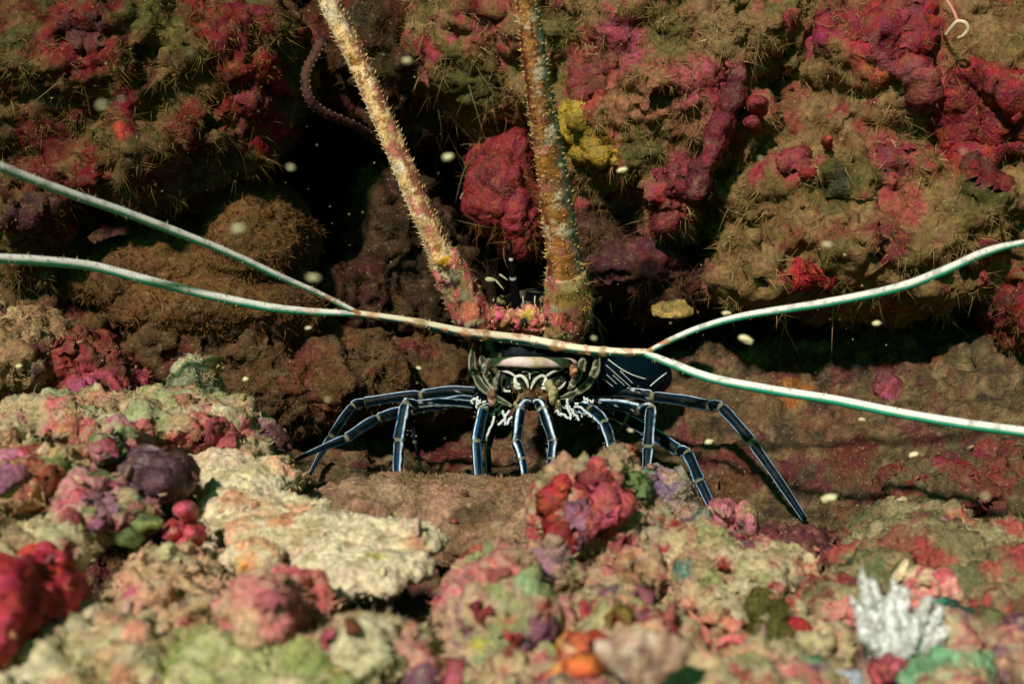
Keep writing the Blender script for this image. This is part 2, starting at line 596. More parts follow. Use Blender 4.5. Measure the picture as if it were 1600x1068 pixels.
BROWN = cf(98, 72, 46)
_, FLV, FLF = sheet('reef_floor', np.linspace(-.46, .46, 420), np.linspace(.18, .97, 370), floor_fn,
      [('f', 18, .010), ('f', 60, .008), ('f', 130, .005), ('h', 70, .004), ('f', 330, .0020), ('w', 450, .0012)],
      BROWN, [(cf(104, 66, 46), 30, .12, .15), (cf(82, 68, 42), 45, .05, .15), (cf(122, 96, 66), 90, .18, .12), (cf(94, 44, 42), 30, .32, .08), (cf(60, 46, 34), 70, .24, .08)],
      3, M_SAND,
      patches=[(690, 700, 60, cf(90, 35, 30)), (1150, 700, 36, cf(100, 52, 42)), (1330, 710, 40, cf(96, 44, 36)), (1420, 760, 50, cf(92, 76, 44)),
               (1250, 600, 30, cf(150, 88, 40)), (1130, 760, 40, cf(90, 60, 34))],
      turfs=[dict(N_=34000, L=.0014, W=.0004, cols=[DUST, cf(95, 66, 34), cf(132, 100, 58)], freq=45, thr=-.05, clump=4)])

wall_prof = np.array([(.97, -.12), (.97, .02), (.96, .10), (.92, .16), (.80, .19), (.71, .23), (.69, .30), (.69, .60)])  # rear wall; its top bends forward as an unseen roof keeping sun out


def wall_fn(u, v):
    s = np.linspace(0, 1, len(wall_prof))
    return np.stack([u, np.interp(v, s, wall_prof[:, 0]), np.interp(v, s, wall_prof[:, 1])], 1)


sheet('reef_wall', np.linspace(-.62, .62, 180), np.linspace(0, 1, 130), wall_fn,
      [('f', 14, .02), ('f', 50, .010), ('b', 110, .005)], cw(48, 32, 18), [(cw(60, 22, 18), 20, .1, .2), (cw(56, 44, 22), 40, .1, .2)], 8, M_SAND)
# the reef goes on to either side of the picture
for s in (-1, 1):
    rock('reef_shoulder', 'broad %s shoulder of the reef closing the crevice beyond the %s edge' % (('brown', 'left') if s < 0 else ('reddish', 'right')),
         'rock', [(Vector((s * .50, .72, .10)), (.14, .16, .24), Euler()), (Vector((s * .56, .5, -.08)), (.14, .3, .08), Euler())],
         cw(80, 55, 32), [(cw(70, 20, 18), 14, .1, .2)], amps=[('f', 12, .03), ('f', 60, .008), ('b', 120, .004)], voxel=.010, seed=20 + s)

# ------------------------------------------------------------------ upper rocks
TAN = TAN * np.array([.76, .68, .74], np.float32); OLIVE = OLIVE * np.array([.78, .7, .78], np.float32); DUST = DUST * np.array([.82, .76, .86], np.float32)
T_WALL = [TAN * .75, OLIVE * .8, cw(95, 72, 36), cw(120, 92, 50)]
T_RED = [c(100, 84, 40), c(118, 94, 50), c(92, 76, 38), c(138, 112, 66)]
T_TAN = [c(150, 118, 72) * .95, c(128, 100, 58), c(168, 136, 92), c(112, 96, 50)]

rock('left_rock', 'huge dark red and olive algae covered rock overhanging at upper left', 'rock',
     [E(150, 110, .68, 340, 190, .08), E(390, 110, .67, 85, 120, .055), E(330, 215, .67, 95, 75, .055), E(60, 330, .66, 75, 95, .05),
      E(230, 260, .67, 150, 70, .06), E(-110, 150, .69, 130, 230, .07), E(200, -110, .72, 420, 140, .07)],
     cw(74, 24, 15), [(cw(86, 64, 30), 26, -.04, .10), (cw(108, 16, 18), 34, .16, .06), (cw(72, 66, 28), 60, .12, .08), (cw(108, 78, 42), 85, .16, .08)],
     amps=WALL, voxel=.002, seed=1,
     patches=[(400, 150, 60, cw(130, 14, 14)), (430, 215, 40, cw(130, 10, 18)), (120, 60, 60, cw(112, 18, 22)), (60, 230, 50, cw(92, 30, 20)),
              (90, 330, 55, cw(90, 20, 14)), (400, 40, 50, cw(104, 16, 26)), (180, 205, 14, cw(190, 60, 34), .3), (100, 35, 30, cw(110, 40, 28)),
              (250, 30, 40, cw(88, 80, 34)), (310, 200, 40, cw(95, 20, 16)), (240, 300, 40, cw(100, 40, 34))],
     crusts=[dict(px=405, py=175, r=50, colr=cw(140, 12, 16), thick=.003, name='red_crust', label='dark crimson crust at the right rim of the rock'),
             dict(px=140, py=50, r=40, colr=cw(112, 20, 26), thick=.003, name='red_crust', label='dull red crust near the top left'),
             dict(px=60, py=330, r=45, colr=cw(86, 18, 14), thick=.003, name='red_crust', label='dark red crust on the lower left lobe')],
     turfs=[dict(N_=60000, L=.0021, W=.00032, cols=T_RED, freq=55, thr=.04, clump=10, bend=1.2, own=.15, grav=.6),
            dict(N_=14000, L=.0015, W=.0006, cols=[cw(120, 96, 52), cw(96, 84, 40), cw(140, 110, 66)], freq=50, thr=.10, clump=5, name='leafy_turf'),
            dict(N_=45, L=.014, W=.0003, cols=[PALE * .6, TAN], freq=20, thr=-.2, clump=1, seg=5, bend=.35, grav=.7, name='long_filament')])

rock('centre_rock', 'broad tan and pink rock hanging above the lobster with a yellow patch', 'rock',
     [E(1000, 50, .71, 250, 200, .09), E(960, 225, .69, 110, 100, .065), E(1010, 170, .68, 170, 140, .065), E(1110, 70, .68, 150, 140, .06), E(740, 60, .72, 100, 120, .06), E(1050, 290, .675, 60, 70, .045),
      E(1140, 190, .68, 75, 105, .045), E(1040, 345, .675, 48, 38, .035), E(930, 330, .71, 60, 30, .04), E(900, -130, .72, 400, 160, .07), E(800, 150, .73, 90, 90, .05)],
     cw(114, 84, 46), [(cw(132, 66, 52), 24, .08, .12), (cw(124, 98, 56), 44, .0, .10), (cw(146, 46, 52), 46, .27, .05), (cw(96, 86, 36), 52, .24, .06),
                       (cw(152, 70, 66), 90, .26, .06)],
     amps=WALL, voxel=.0019, seed=2,
     patches=[(905, 130, 48, cw(150, 62, 46)), (900, 215, 42, cw(146, 112, 14), .5), (930, 250, 34, cw(138, 108, 20)), (1100, 130, 60, cw(150, 66, 66)),
              (870, 40, 40, cw(92, 84, 40)), (1040, 40, 50, cw(100, 88, 42)), (1130, 40, 60, cw(122, 96, 58)), (1060, 280, 48, cw(140, 46, 62), .4),
              (1140, 150, 40, cw(148, 48, 56), .5), (1030, 345, 36, cw(150, 44, 50)), (1000, 250, 34, cw(86, 80, 36)), (740, 130, 50, cw(80, 74, 30)),
              (760, 30, 40, cw(140, 66, 56)), (1000, 320, 30, cw(140, 70, 60)), (970, 60, 40, cw(150, 60, 76)), (940, 340, 30, cw(64, 40, 28)),
              (1000, 170, 50, cw(146, 96, 66)), (1080, 210, 40, cw(140, 84, 60))],
     crusts=[dict(px=903, py=215, r=42, colr=cw(235, 178, 10), thick=.003, name='yellow_sponge', warp=.6, sy=1.3),
             dict(px=935, py=255, r=30, colr=cw(215, 170, 20), thick=.003, name='yellow_sponge', warp=.6),
             dict(px=1065, py=275, r=36, colr=cw(156, 44, 56), thick=.004, name='coralline_crust', label='smooth magenta crust over the hanging lump'),
             dict(px=1030, py=345, r=30, colr=cw(160, 48, 52), thick=.004, name='coralline_crust', label='red crust on the lowest lump'),
             dict(px=905, py=125, r=40, colr=cw(160, 66, 48), thick=.002, name='orange_crust', warp=.8)],
     turfs=[dict(N_=64000, L=.0021, W=.00032, cols=T_TAN, freq=60, thr=.04, clump=10, bend=1.2, own=.15, grav=.6),
            
            dict(N_=50, L=.014, W=.0003, cols=[PALE * .6, TAN], freq=20, thr=-.2, clump=1, seg=5, bend=.35, grav=.9, name='long_filament')])

# crimson finger ridge on the rock's right flank
V, F = fuse([E(1150, 128, .622, 15, 28, .007, 20), E(1140, 160, .622, 19, 44, .007, 20), E(1124, 205, .622, 18, 46, .007, 22), E(1106, 250, .622, 17, 46, .008, 24), E(1092, 285, .622, 16, 34, .008, 24)], .0011)
V = rough_up(V, F, [('f', 90, .004), ('b', 200, .0016)], 4)
tag(link('finger_sponge', mesh('finger_sponge', V, F, paint(V, cw(112, 24, 38), [(cw(86, 18, 32), 60, .1, .1), (cw(120, 70, 56), 110, .22, .06)], 4)), M_SPONGE),
    'crimson finger sponge standing upright along the flank of the centre rock', 'sponge')
for (px, py, r, cl, lb) in [(1182, 163, 17, cw(170, 48, 50), 'small round red sea squirt beside the tip of the crimson finger sponge'),
                            (1176, 192, 13, cw(166, 44, 56), 'tiny red sea squirt just below the round red one'),
                            (1262, 272, 14, cw(190, 40, 30), 'little bright orange red sea squirt in the dark cleft of the right rock'),
                            (1290, 220, 9, cw(200, 70, 60), 'slim coral red tubule poking into the dark cleft')]:
    V, F = fuse([E(px, py, .620, r, r * .8, .006), E(px + 4, py + 8, .626, r * .8, r * .8, .006)], .0008)
    V = rough_up(V, F, [('f', 160, .002), ('b', 320, .0006)], px)
    o = tag(link('sea_squirt', mesh('sea_squirt', V, F, paint(V, cl * .6, [(cl * .35, 200, .1, .1)], px)), M_SPONGE), lb, 'sea squirt')

rock('right_rock', 'large tan turf covered rock with magenta and crimson growth at upper right', 'rock',
     [E(1350, 120, .69, 150, 220, .075), E(1330, 395, .68, 225, 100, .075), E(1230, 430, .665, 130, 55, .05), E(1420, 440, .665, 130, 52, .05), E(1290, 240, .69, 140, 120, .065), E(1330, 300, .675, 230, 110, .06), E(1490, 330, .67, 160, 110, .06), E(1230, 330, .68, 110, 80, .05), E(1530, 160, .67, 150, 210, .07), E(1560, 380, .69, 110, 80, .065),
      E(1250, 110, .70, 80, 160, .06), E(1400, -120, .72, 380, 160, .07), E(1720, 150, .70, 120, 300, .07), E(1190, 400, .70, 80, 60, .05)],
     cw(112, 84, 44), [(cw(126, 68, 46), 26, .14, .12), (cw(96, 82, 36), 40, .12, .10), (cw(138, 46, 50), 40, .29, .05), (cw(126, 100, 58), 70, .05, .08)],
     amps=WALL, voxel=.002, seed=5,
     patches=[(1400, 50, 80, cw(156, 28, 44), .5), (1450, 130, 50, cw(150, 58, 66)), (1530, 200, 85, cw(140, 10, 16), .5), (1270, 40, 45, cw(136, 30, 52)),
              (1400, 230, 40, cw(150, 44, 56)), (1250, 240, 36, cw(150, 48, 56)), (1310, 285, 40, cw(74, 70, 24)), (1410, 310, 36, cw(150, 70, 56)),
              (1390, 370, 36, cw(110, 34, 40)), (1540, 300, 40, cw(70, 66, 28)), (1380, 110, 30, cw(160, 74, 48)), (1400, 140, 20, cw(60, 66, 22)), (1200, 330, 40, cw(104, 78, 40))],
     crusts=[dict(px=1535, py=190, r=80, colr=cw(176, 4, 10), thick=.006, name='crimson_sponge', label='glossy deep crimson sponge spread at the right edge', warp=.45, lump=.0006,
                  layers=[(cw(170, 20, 30), 70, .1, .1), (cw(104, 6, 14), 90, .2, .1)]),
             dict(px=1410, py=45, r=62, colr=cw(170, 26, 44), thick=.004, name='coralline_crust', label='magenta pink crust near the top', layers=[(cw(150, 60, 70), 60, .1, .1)]),
             dict(px=1455, py=140, r=36, colr=cw(165, 60, 60), thick=.003, name='coralline_crust'),
             dict(px=1262, py=435, r=34, colr=cw(196, 26, 8), thick=.003, name='scarlet_sponge', label='bright scarlet patch low on the rock', warp=.5),
             dict(px=1295, py=440, r=22, colr=cw(186, 30, 10), thick=.003, name='scarlet_sponge', warp=.6),
             dict(px=1545, py=275, r=40, colr=cw(130, 8, 14), thick=.004, name='crimson_sponge', warp=.5),
             dict(px=1240, py=245, r=30, colr=cw(170, 54, 60), thick=.004, name='coralline_crust'),
             dict(px=1400, py=235, r=30, colr=cw(160, 44, 56), thick=.003, name='coralline_crust'),
             dict(px=1320, py=280, r=26, colr=cw(70, 72, 20), thick=.002, name='green_crust', warp=.7)],
     turfs=[dict(N_=64000, L=.0022, W=.00032, cols=T_TAN, freq=55, thr=.04, clump=10, bend=1.2, own=.15, grav=.6),
            
            dict(N_=45, L=.014, W=.0003, cols=[PALE * .6, TAN], freq=20, thr=-.2, clump=1, seg=5, bend=.35, grav=.8, name='long_filament')])

rock('maroon_rock', 'dark maroon rock jutting in low at the right edge', 'rock',
     [E(1590, 500, .66, 66, 62, .04), E(1660, 470, .67, 90, 90, .05)], cw(96, 16, 18), [(cw(84, 40, 28), 40, .1, .1), (cw(120, 20, 26), 70, .2, .08)], amps=WALL, voxel=.0019, seed=6,
     turfs=[dict(N_=8000, L=.002, W=.0003, seg=3, bend=1.2, cols=T_RED, freq=40, thr=.05)])

rock('red_lobe', 'smooth deep red sponge lobe hanging between the two spiny feelers', 'sponge',
     [E(775, 300, .69, 52, 72, .026), E(812, 345, .69, 38, 62, .026), E(760, 255, .70, 36, 30, .022), E(800, 240, .715, 50, 40, .03)],
     cw(132, 26, 30), [(cw(104, 16, 22), 40, .05, .12), (cw(150, 40, 44), 90, .2, .08)], amps=[('f', 50, .006), ('b', 160, .002), ('f', 400, .0008)], voxel=.0012, seed=7, mat=M_SPONGE,
     turfs=[dict(N_=1600, L=.003, W=.0003, seg=3, bend=1.0, cols=[TAN, OLIVE], freq=60, thr=.12, clump=4), dict(N_=22, L=.018, W=.00042, cols=[PALE * .6], freq=20, thr=-.3, clump=1, seg=5, bend=.4, name='long_filament')])
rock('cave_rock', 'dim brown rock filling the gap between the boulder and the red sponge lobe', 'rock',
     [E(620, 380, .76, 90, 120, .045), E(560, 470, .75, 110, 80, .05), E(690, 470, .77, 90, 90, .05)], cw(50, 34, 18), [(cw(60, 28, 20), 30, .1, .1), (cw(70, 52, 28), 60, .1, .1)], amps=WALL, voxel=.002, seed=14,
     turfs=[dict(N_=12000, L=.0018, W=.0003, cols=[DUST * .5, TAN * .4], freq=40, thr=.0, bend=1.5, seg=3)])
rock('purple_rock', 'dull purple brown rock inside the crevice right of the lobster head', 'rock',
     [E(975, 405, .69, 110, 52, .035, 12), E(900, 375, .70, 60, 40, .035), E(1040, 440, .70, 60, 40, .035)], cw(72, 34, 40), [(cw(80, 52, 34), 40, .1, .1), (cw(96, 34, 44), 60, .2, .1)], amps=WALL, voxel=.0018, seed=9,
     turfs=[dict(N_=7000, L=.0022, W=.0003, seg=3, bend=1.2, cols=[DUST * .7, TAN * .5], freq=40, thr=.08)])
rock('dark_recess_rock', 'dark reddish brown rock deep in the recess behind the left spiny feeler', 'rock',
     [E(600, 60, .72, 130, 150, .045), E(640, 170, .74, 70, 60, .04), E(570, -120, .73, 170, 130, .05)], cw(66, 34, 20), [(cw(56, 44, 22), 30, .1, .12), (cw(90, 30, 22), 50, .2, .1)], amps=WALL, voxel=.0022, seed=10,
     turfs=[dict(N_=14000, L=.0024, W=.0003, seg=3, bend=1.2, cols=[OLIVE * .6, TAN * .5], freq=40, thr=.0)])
rock('brown_boulder', 'round fuzzy brown boulder in the crevice under the left rock', 'rock',
     [E(405, 375, .69, 88, 85, .045), E(300, 420, .70, 110, 75, .045), E(200, 440, .70, 120, 60, .045), E(340, 490, .68, 170, 60, .04)], cw(100, 70, 32), [(cw(84, 58, 28), 40, .05, .15)], amps=[('f', 25, .01), ('b', 120, .003), ('f', 300, .0015)], voxel=.0018, seed=12,
     turfs=[dict(N_=26000, L=.0022, W=.0004, cols=[cw(112, 80, 38), cw(90, 66, 30), cw(124, 92, 48)], freq=40, thr=-.5, clump=3, bend=.25, grav=.1)])
rock('silty_slope', 'low silt covered brown rock behind the left antennule', 'rock',
     [E(260, 560, .70, 290, 100, .06), E(480, 600, .70, 170, 80, .06), E(90, 480, .72, 120, 60, .06), E(640, 600, .74, 110, 80, .05)], cw(92, 64, 32), [(cw(100, 50, 34), 30, .12, .12), (cw(76, 58, 30), 50, .05, .12)], amps=WALL, voxel=.002, seed=13, mat=M_SAND,
     turfs=[dict(N_=20000, L=.002, W=.00045, cols=[DUST, cw(84, 60, 32), cw(110, 84, 50)], freq=40, thr=-.1, clump=4)])

N_UP = len(SURF)
_cf = cf
def cf(r, g, b):
    q = _cf(r, g, b)
    return (q * .9 + q.mean() * .1) * np.array([1.05, .96, .97], np.float32)

# ------------------------------------------------------------------ foreground
TAN = c(150, 118, 62); OLIVE = c(105, 92, 40); DUST = c(120, 92, 55)
SANDY = cf(196, 178, 130)
T_SAND = [cf(205, 188, 140), cf(180, 160, 110), cf(196, 180, 120), cf(165, 150, 105)]
T_GREEN = [cf(150, 165, 95), cf(180, 185, 120), cf(120, 140, 80)]
L_SAND = [(cf(178, 150, 104), 34, .08, .12), (cf(205, 196, 150), 60, .1, .1), (cf(214, 150, 110), 50, .26, .06), (cf(150, 140, 84), 80, .24, .06)]
L_MIX = [(cf(190, 172, 124), 30, .02, .10), (cf(196, 110, 100), 45, .27, .05), (cf(150, 40, 40), 60, .27, .04), (cf(150, 150, 90), 55, .24, .05), (cf(205, 145, 105), 80, .30, .05), (cf(120, 72, 90), 40, .30, .05)]
FZZ = dict(N_=9000, L=.0010, W=.0004, cols=T_SAND, freq=60, thr=.0, clump=4, grav=.1, bend=.9, own=.6)


def frock(*a, **k):
    k.setdefault('mat', M_PALE)
    return rock(*a, **k)


def fz(n, cols=T_SAND, **k):
    d = dict(FZZ); d['N_'] = int(n * .6); d['cols'] = cols; d.update(k); return d


# low rubble base in front
frock('sand_mound', 'smooth mound of beige silt with a brown hollow below the lobster legs', 'silt mound',
     [Wd(690, 800, .54, (.052, .032, .014)), Wd(575, 800, .53, (.026, .028, .012)), Wd(840, 800, .53, (.034, .030, .014)), Wd(790, 835, .515, (.036, .022, .012), 12)],
     cf(150, 122, 88), [(cf(134, 106, 74), 30, .05, .12), (cf(170, 130, 98), 60, .22, .08), (cf(130, 100, 60), 50, .24, .06)], amps=[('f', 45, .006), ('b', 120, .003), ('f', 300, .0016), ('h', 26, .006)], seed=31,
     mat=M_SAND, patches=[(735, 795, 30, cf(90, 70, 46)), (620, 760, 30, cf(170, 140, 104)), (690, 755, 24, cf(170, 124, 94))],
     turfs=[fz(16000, [cf(190, 160, 112), cf(170, 140, 92), cf(150, 118, 76)], L=.0008)])
frock('plate_coral', 'pale cream plate coral ledge standing out over a black gap', 'coral',
     [Wd(x, y, .193 / (.29 - (534 - y) * K), (r * .00021, r * .00019, t), 16) for x, y, r, t in
      [(338, 722, 62, .008), (412, 752, 60, .008), (345, 735, 70, .008), (385, 770, 68, .008), (450, 808, 74, .007), (365, 800, 66, .008), (425, 835, 74, .007), (505, 837, 78, .007), (565, 850, 84, .0065), (622, 848, 70, .006), (655, 846, 44, .005),
       (520, 878, 62, .006), (580, 890, 66, .006), (630, 885, 48, .005), (535, 905, 50, .005), (395, 872, 44, .006), (590, 908, 40, .005)]] + [Wd(470, 905, .475, (.02, .012, .016)), Wd(380, 860, .49, (.02, .015, .016))],
     cf(222, 206, 160), [(cf(206, 186, 138), 34, .1, .12), (cf(222, 206, 164), 50, .05, .1), (cf(220, 168, 120), 46, .27, .06), (cf(186, 172, 120), 70, .28, .06)],
     amps=[('f', 50, .0022), ('f', 150, .0018), ('f', 320, .0014), ('w', 420, .0010), ('f', 700, .0008)], voxel=.0011, seed=32,
     patches=[(430, 800, 24, cf(212, 150, 96)), (380, 880, 20, cf(225, 165, 70)), (360, 770, 22, cf(205, 150, 105)), (590, 860, 14, cf(190, 170, 60))],
     turfs=[fz(12000, T_SAND, L=.0006, W=.00035, thr=-.1, own=.85)])

frock('coralline_knob', 'knobbly rock crowned with bright red and pink growth in front of the right legs', 'rock',
     [E(940, 800, .465, 62, 80, .028), E(960, 725, .47, 34, 36, .018), E(885, 830, .455, 44, 56, .022), E(1010, 850, .475, 60, 60, .028), E(950, 900, .45, 70, 40, .03), E(905, 745, .475, 26, 24, .014), E(925, 780, .462, 62, 62, .026), E(900, 800, .458, 56, 66, .024), E(985, 760, .468, 30, 40, .016)],
     cf(178, 140, 100), [(cf(180, 96, 90), 40, .18, .08), (cf(150, 140, 96), 60, .14, .08), (cf(120, 100, 60), 80, .2, .06), (cf(190, 60, 60), 70, .25, .05)], amps=FORE, voxel=.0011, seed=33,
     patches=[(930, 790, 70, cf(186, 70, 72)), (880, 830, 46, cf(160, 50, 40)), (920, 715, 26, cf(150, 128, 92)), (965, 705, 22, cf(170, 140, 100)), (1000, 740, 22, cf(140, 150, 70)), (905, 800, 26, cf(190, 120, 140)), (985, 880, 30, cf(170, 120, 70)), (1030, 820, 30, cf(160, 140, 108))],
     crusts=[dict(px=955, py=790, r=44, warp=1.1, colr=cf(250, 92, 104), thick=.004, name='pink_sponge', label='bright coral pink mass facing the camera', sy=1.3),
             dict(px=868, py=770, r=28, warp=1.0, colr=cf(220, 40, 18), thick=.0035, name='orange_red_sponge', sy=1.2),
             dict(px=862, py=855, r=36, warp=.9, colr=cf(205, 36, 14), thick=.0035, name='orange_red_sponge', label='dark orange red growth low on the left side', sy=1.4),
             dict(px=902, py=815, r=28, warp=.9, colr=cf(210, 130, 160), thick=.003, name='lilac_crust', sy=1.5),
             dict(px=925, py=750, r=30, warp=1.0, colr=cf(180, 34, 38), thick=.003, name='crimson_crust'),
             dict(px=1003, py=750, r=20, colr=cf(110, 150, 70), thick=.003, name='green_sponge', sy=1.6)],
     turfs=[fz(7000, [cf(190, 170, 130), cf(170, 150, 108), cf(150, 160, 100)], L=.0010)])
frock('pink_rubble_block', 'rounded lump of mixed pink, green and tan growth at bottom centre', 'rock',
     [E(790, 950, .405, 95, 75, .032), E(770, 1040, .39, 105, 70, .034), E(850, 900, .42, 50, 40, .02), E(752, 905, .42, 30, 28, .018)],
     cf(186, 150, 112), [(cf(196, 110, 106), 42, .15, .08), (cf(150, 156, 96), 50, .16, .06), (cf(180, 50, 54), 55, .26, .05), (cf(160, 110, 120), 60, .24, .06)], amps=FORE, seed=34,
     patches=[(740, 1000, 16, cf(180, 170, 20), .4), (780, 885, 34, cf(205, 120, 100)), (820, 900, 24, cf(150, 180, 120))],
     crusts=[dict(px=775, py=890, r=28, colr=cf(206, 112, 92), thick=.002, name='salmon_crust', sy=.5, warp=.3),
             dict(px=850, py=985, r=26, colr=cf(196, 110, 140), thick=.003, name='lilac_crust'), dict(px=760, py=950, r=18, colr=cf(190, 40, 70), thick=.003, name='crimson_crust'),
             dict(px=800, py=1000, r=18, colr=cf(200, 50, 44), thick=.003, name='crimson_crust'), dict(px=700, py=1050, r=30, colr=cf(216, 96, 100), thick=.003, name='pink_crust', sy=1.4)],
     turfs=[fz(7000, T_SAND + T_GREEN)])
frock('pink_lump', 'rounded pink coralline lump under the edge of the plate coral', 'rock',
     [E(420, 965, .375, 66, 50, .026), E(450, 940, .39, 40, 36, .02)], cf(216, 128, 116), [(cf(205, 165, 125), 36, .12, .1), (cf(226, 96, 96), 50, .14, .08)], amps=FORE, seed=35,
     crusts=[dict(px=440, py=940, r=40, colr=cf(226, 112, 112), thick=.003, name='pink_crust', sy=.6)], turfs=[fz(2500)])
frock('tan_rubble_lump', 'tan craggy rubble lump between the crimson sponge and the pink lump', 'rock',
     [E(260, 905, .41, 78, 56, .028), E(220, 975, .395, 95, 55, .028), E(320, 960, .40, 55, 55, .024)], cf(200, 166, 118), [(cf(214, 160, 122), 40, .08, .1), (cf(180, 150, 100), 60, .1, .1), (cf(200, 96, 100), 55, .3, .05)],
     amps=FORE + [('h', 60, .010)], seed=36, patches=[(200, 915, 16, cf(200, 70, 110)), (270, 860, 30, cf(200, 186, 130)), (280, 930, 18, cf(70, 50, 40), .3)], turfs=[fz(8000)])
frock('crimson_sponge', 'bright crimson fuzzy sponge at the lower left edge', 'sponge',
     [E(10, 960, .36, 64, 80, .024), E(60, 1000, .37, 40, 50, .02), E(85, 935, .375, 32, 34, .018), E(60, 885, .40, 46, 28, .02)], cf(196, 22, 44), [(cf(160, 14, 34), 40, .1, .1), (cf(214, 50, 70), 70, .2, .08)],
     amps=[('f', 50, .006), ('b', 120, .004), ('w', 360, .002)], seed=37, mat=M_SPONGE, turfs=[fz(900, T_SAND, thr=.2)])
frock('dark_purple_sponge', 'dark purple grey rounded sponge left of the plate coral', 'sponge',
     [E(225, 735, .46, 40, 36, .018), E(270, 745, .46, 38, 34, .018)], cf(104, 70, 76), [(cf(80, 44, 50), 50, .05, .1), (cf(150, 124, 126), 120, .26, .06)], amps=[('f', 60, .004), ('b', 160, .002), ('w', 420, .0012)], seed=38, mat=M_SPONGE)
for px, py, r, lb in [(290, 795, 17, 'top and roundest of the pink beads left of the plate coral'), (272, 826, 18, 'pink bead at the left end of the bead cluster'), (304, 830, 16, 'pink bead touching the plate coral edge'), (292, 853, 14, 'lowest, darker pink bead under the cluster')]:
    V, F = fuse([E(px, py, .435, r, r * .85, .007), E(px + 6, py + 8, .44, r * .8, r * .7, .006)], .0008)
    V = rough_up(V, F, [('f', 160, .002), ('b', 340, .0006)], px)
    tag(link('pink_nodule', mesh('pink_nodule', V, F, paint(V, cf(216, 76, 92), [(cf(180, 50, 66), 140, .1, .1), (cf(235, 130, 130), 200, .2, .1)], px)), M_SPONGE), lb, 'nodule')
frock('orange_rubble', 'orange and purple encrusted rubble at the left edge', 'rock', [E(40, 750, .45, 72, 44, .028), E(110, 735, .455, 40, 34, .02)], cf(176, 110, 70),
     [(cf(150, 40, 30), 44, .1, .08), (cf(190, 150, 100), 60, .12, .08), (cf(196, 106, 140), 36, .24, .06), (cf(120, 130, 60), 70, .22, .06)], amps=FORE, seed=39,
     crusts=[dict(px=15, py=735, r=30, colr=cf(206, 116, 150), thick=.003, name='lilac_crust'), dict(px=85, py=750, r=26, colr=cf(196, 76, 34), thick=.003, name='orange_crust')], turfs=[fz(2500)])
frock('pink_green_rubble', 'pink and lilac rubble flecked with green algae above the black gap', 'rock',
     [E(150, 795, .44, 62, 38, .024), E(205, 800, .44, 36, 32, .02), E(110, 820, .44, 34, 24, .018), E(190, 700, .47, 34, 30, .02)], cf(200, 130, 130),
     [(cf(190, 80, 96), 46, .06, .08), (cf(110, 130, 70), 55, .16, .06), (cf(190, 165, 120), 60, .16, .08), (cf(170, 110, 130), 40, .22, .06)], amps=FORE, seed=40,
     crusts=[dict(px=160, py=785, r=30, colr=cf(200, 130, 150), thick=.002, name='lilac_crust'), dict(px=110, py=815, r=18, colr=cf(226, 96, 110), thick=.003, name='pink_crust'), dict(px=170, py=690, r=20, colr=cf(226, 100, 110), thick=.003, name='pink_crust')], turfs=[fz(2500, T_SAND + T_GREEN)])
for px, py, d, r, cl, lb in [(228, 812, .425, 19, cf(110, 120, 60), 'olive green lobed alga leaf at the right of the pink rubble'), (200, 838, .42, 20, cf(86, 100, 50), 'darker green alga leaf hanging over the black gap'),
                             (150, 820, .425, 17, cf(130, 150, 110), 'pale green alga leaf in the middle of the pink rubble'), (215, 782, .43, 12, cf(100, 150, 110), 'small bluish green alga leaf on top of the rubble'),
                             (65, 822, .43, 17, cf(120, 124, 70), 'green alga leaf beside the left end of the black gap')]:
    V, F = fuse([E(px, py, d, r, r * .9, .0013, 20, 35), E(px + r * .7, py + 6, d, r * .7, r * .6, .0013, -30, 10, 20), E(px - r * .5, py + 8, d, r * .6, r * .5, .0013, 30, 50)], .0009)
    V = rough_up(V, F, [('f', 120, .003), ('b', 300, .0006)], px)
    tag(link('green_alga', mesh('green_alga', V, F, paint(V, cl, [(cl * .5, 140, .1, .1), (cl * 1.5, 200, .2, .1)], px)), M_SOFT), lb, 'alga')
frock('beige_ledge', 'long beige silt dusted ledge with pink growth along the left', 'rock',
     [E(110, 665, .52, 150, 46, .04), E(260, 665, .53, 120, 44, .04), E(375, 712, .54, 76, 44, .034), E(30, 700, .50, 90, 50, .036), E(420, 758, .53, 36, 26, .02)],
     cf(188, 168, 122), L_SAND + [(cf(196, 90, 90), 40, .2, .06), (cf(150, 160, 100), 50, .22, .06)], amps=FORE, seed=41, voxel=.0016,
     patches=[(340, 665, 40, cf(190, 96, 80)), (430, 670, 30, cf(130, 84, 92)), (120, 660, 26, cf(180, 110, 70)), (200, 650, 30, cf(160, 176, 120)), (290, 690, 22, cf(205, 70, 70)), (60, 720, 26, cf(140, 140, 60))],
     crusts=[dict(px=345, py=680, r=36, colr=cf(196, 80, 76), thick=.003, name='pink_crust', sy=.7), dict(px=435, py=675, r=26, colr=cf(120, 62, 74), thick=.004, name='purple_crust')],
     turfs=[fz(22000, T_SAND + [cf(170, 170, 110)], L=.0010)])
frock('beige_hummock', 'beige turf covered hummock at the left edge under the antennule', 'rock', [E(30, 570, .60, 74, 84, .045), E(-60, 560, .60, 90, 100, .05)], cf(168, 138, 92), [(cf(150, 116, 72), 40, .08, .1), (cf(110, 60, 50), 50, .24, .06)], amps=FORE, mat=M_SAND, seed=42, voxel=.0018,
     patches=[(60, 570, 16, cf(60, 40, 44))], turfs=[fz(14000, [cf(190, 160, 108), cf(160, 130, 82), cf(140, 116, 66)], L=.0010)])
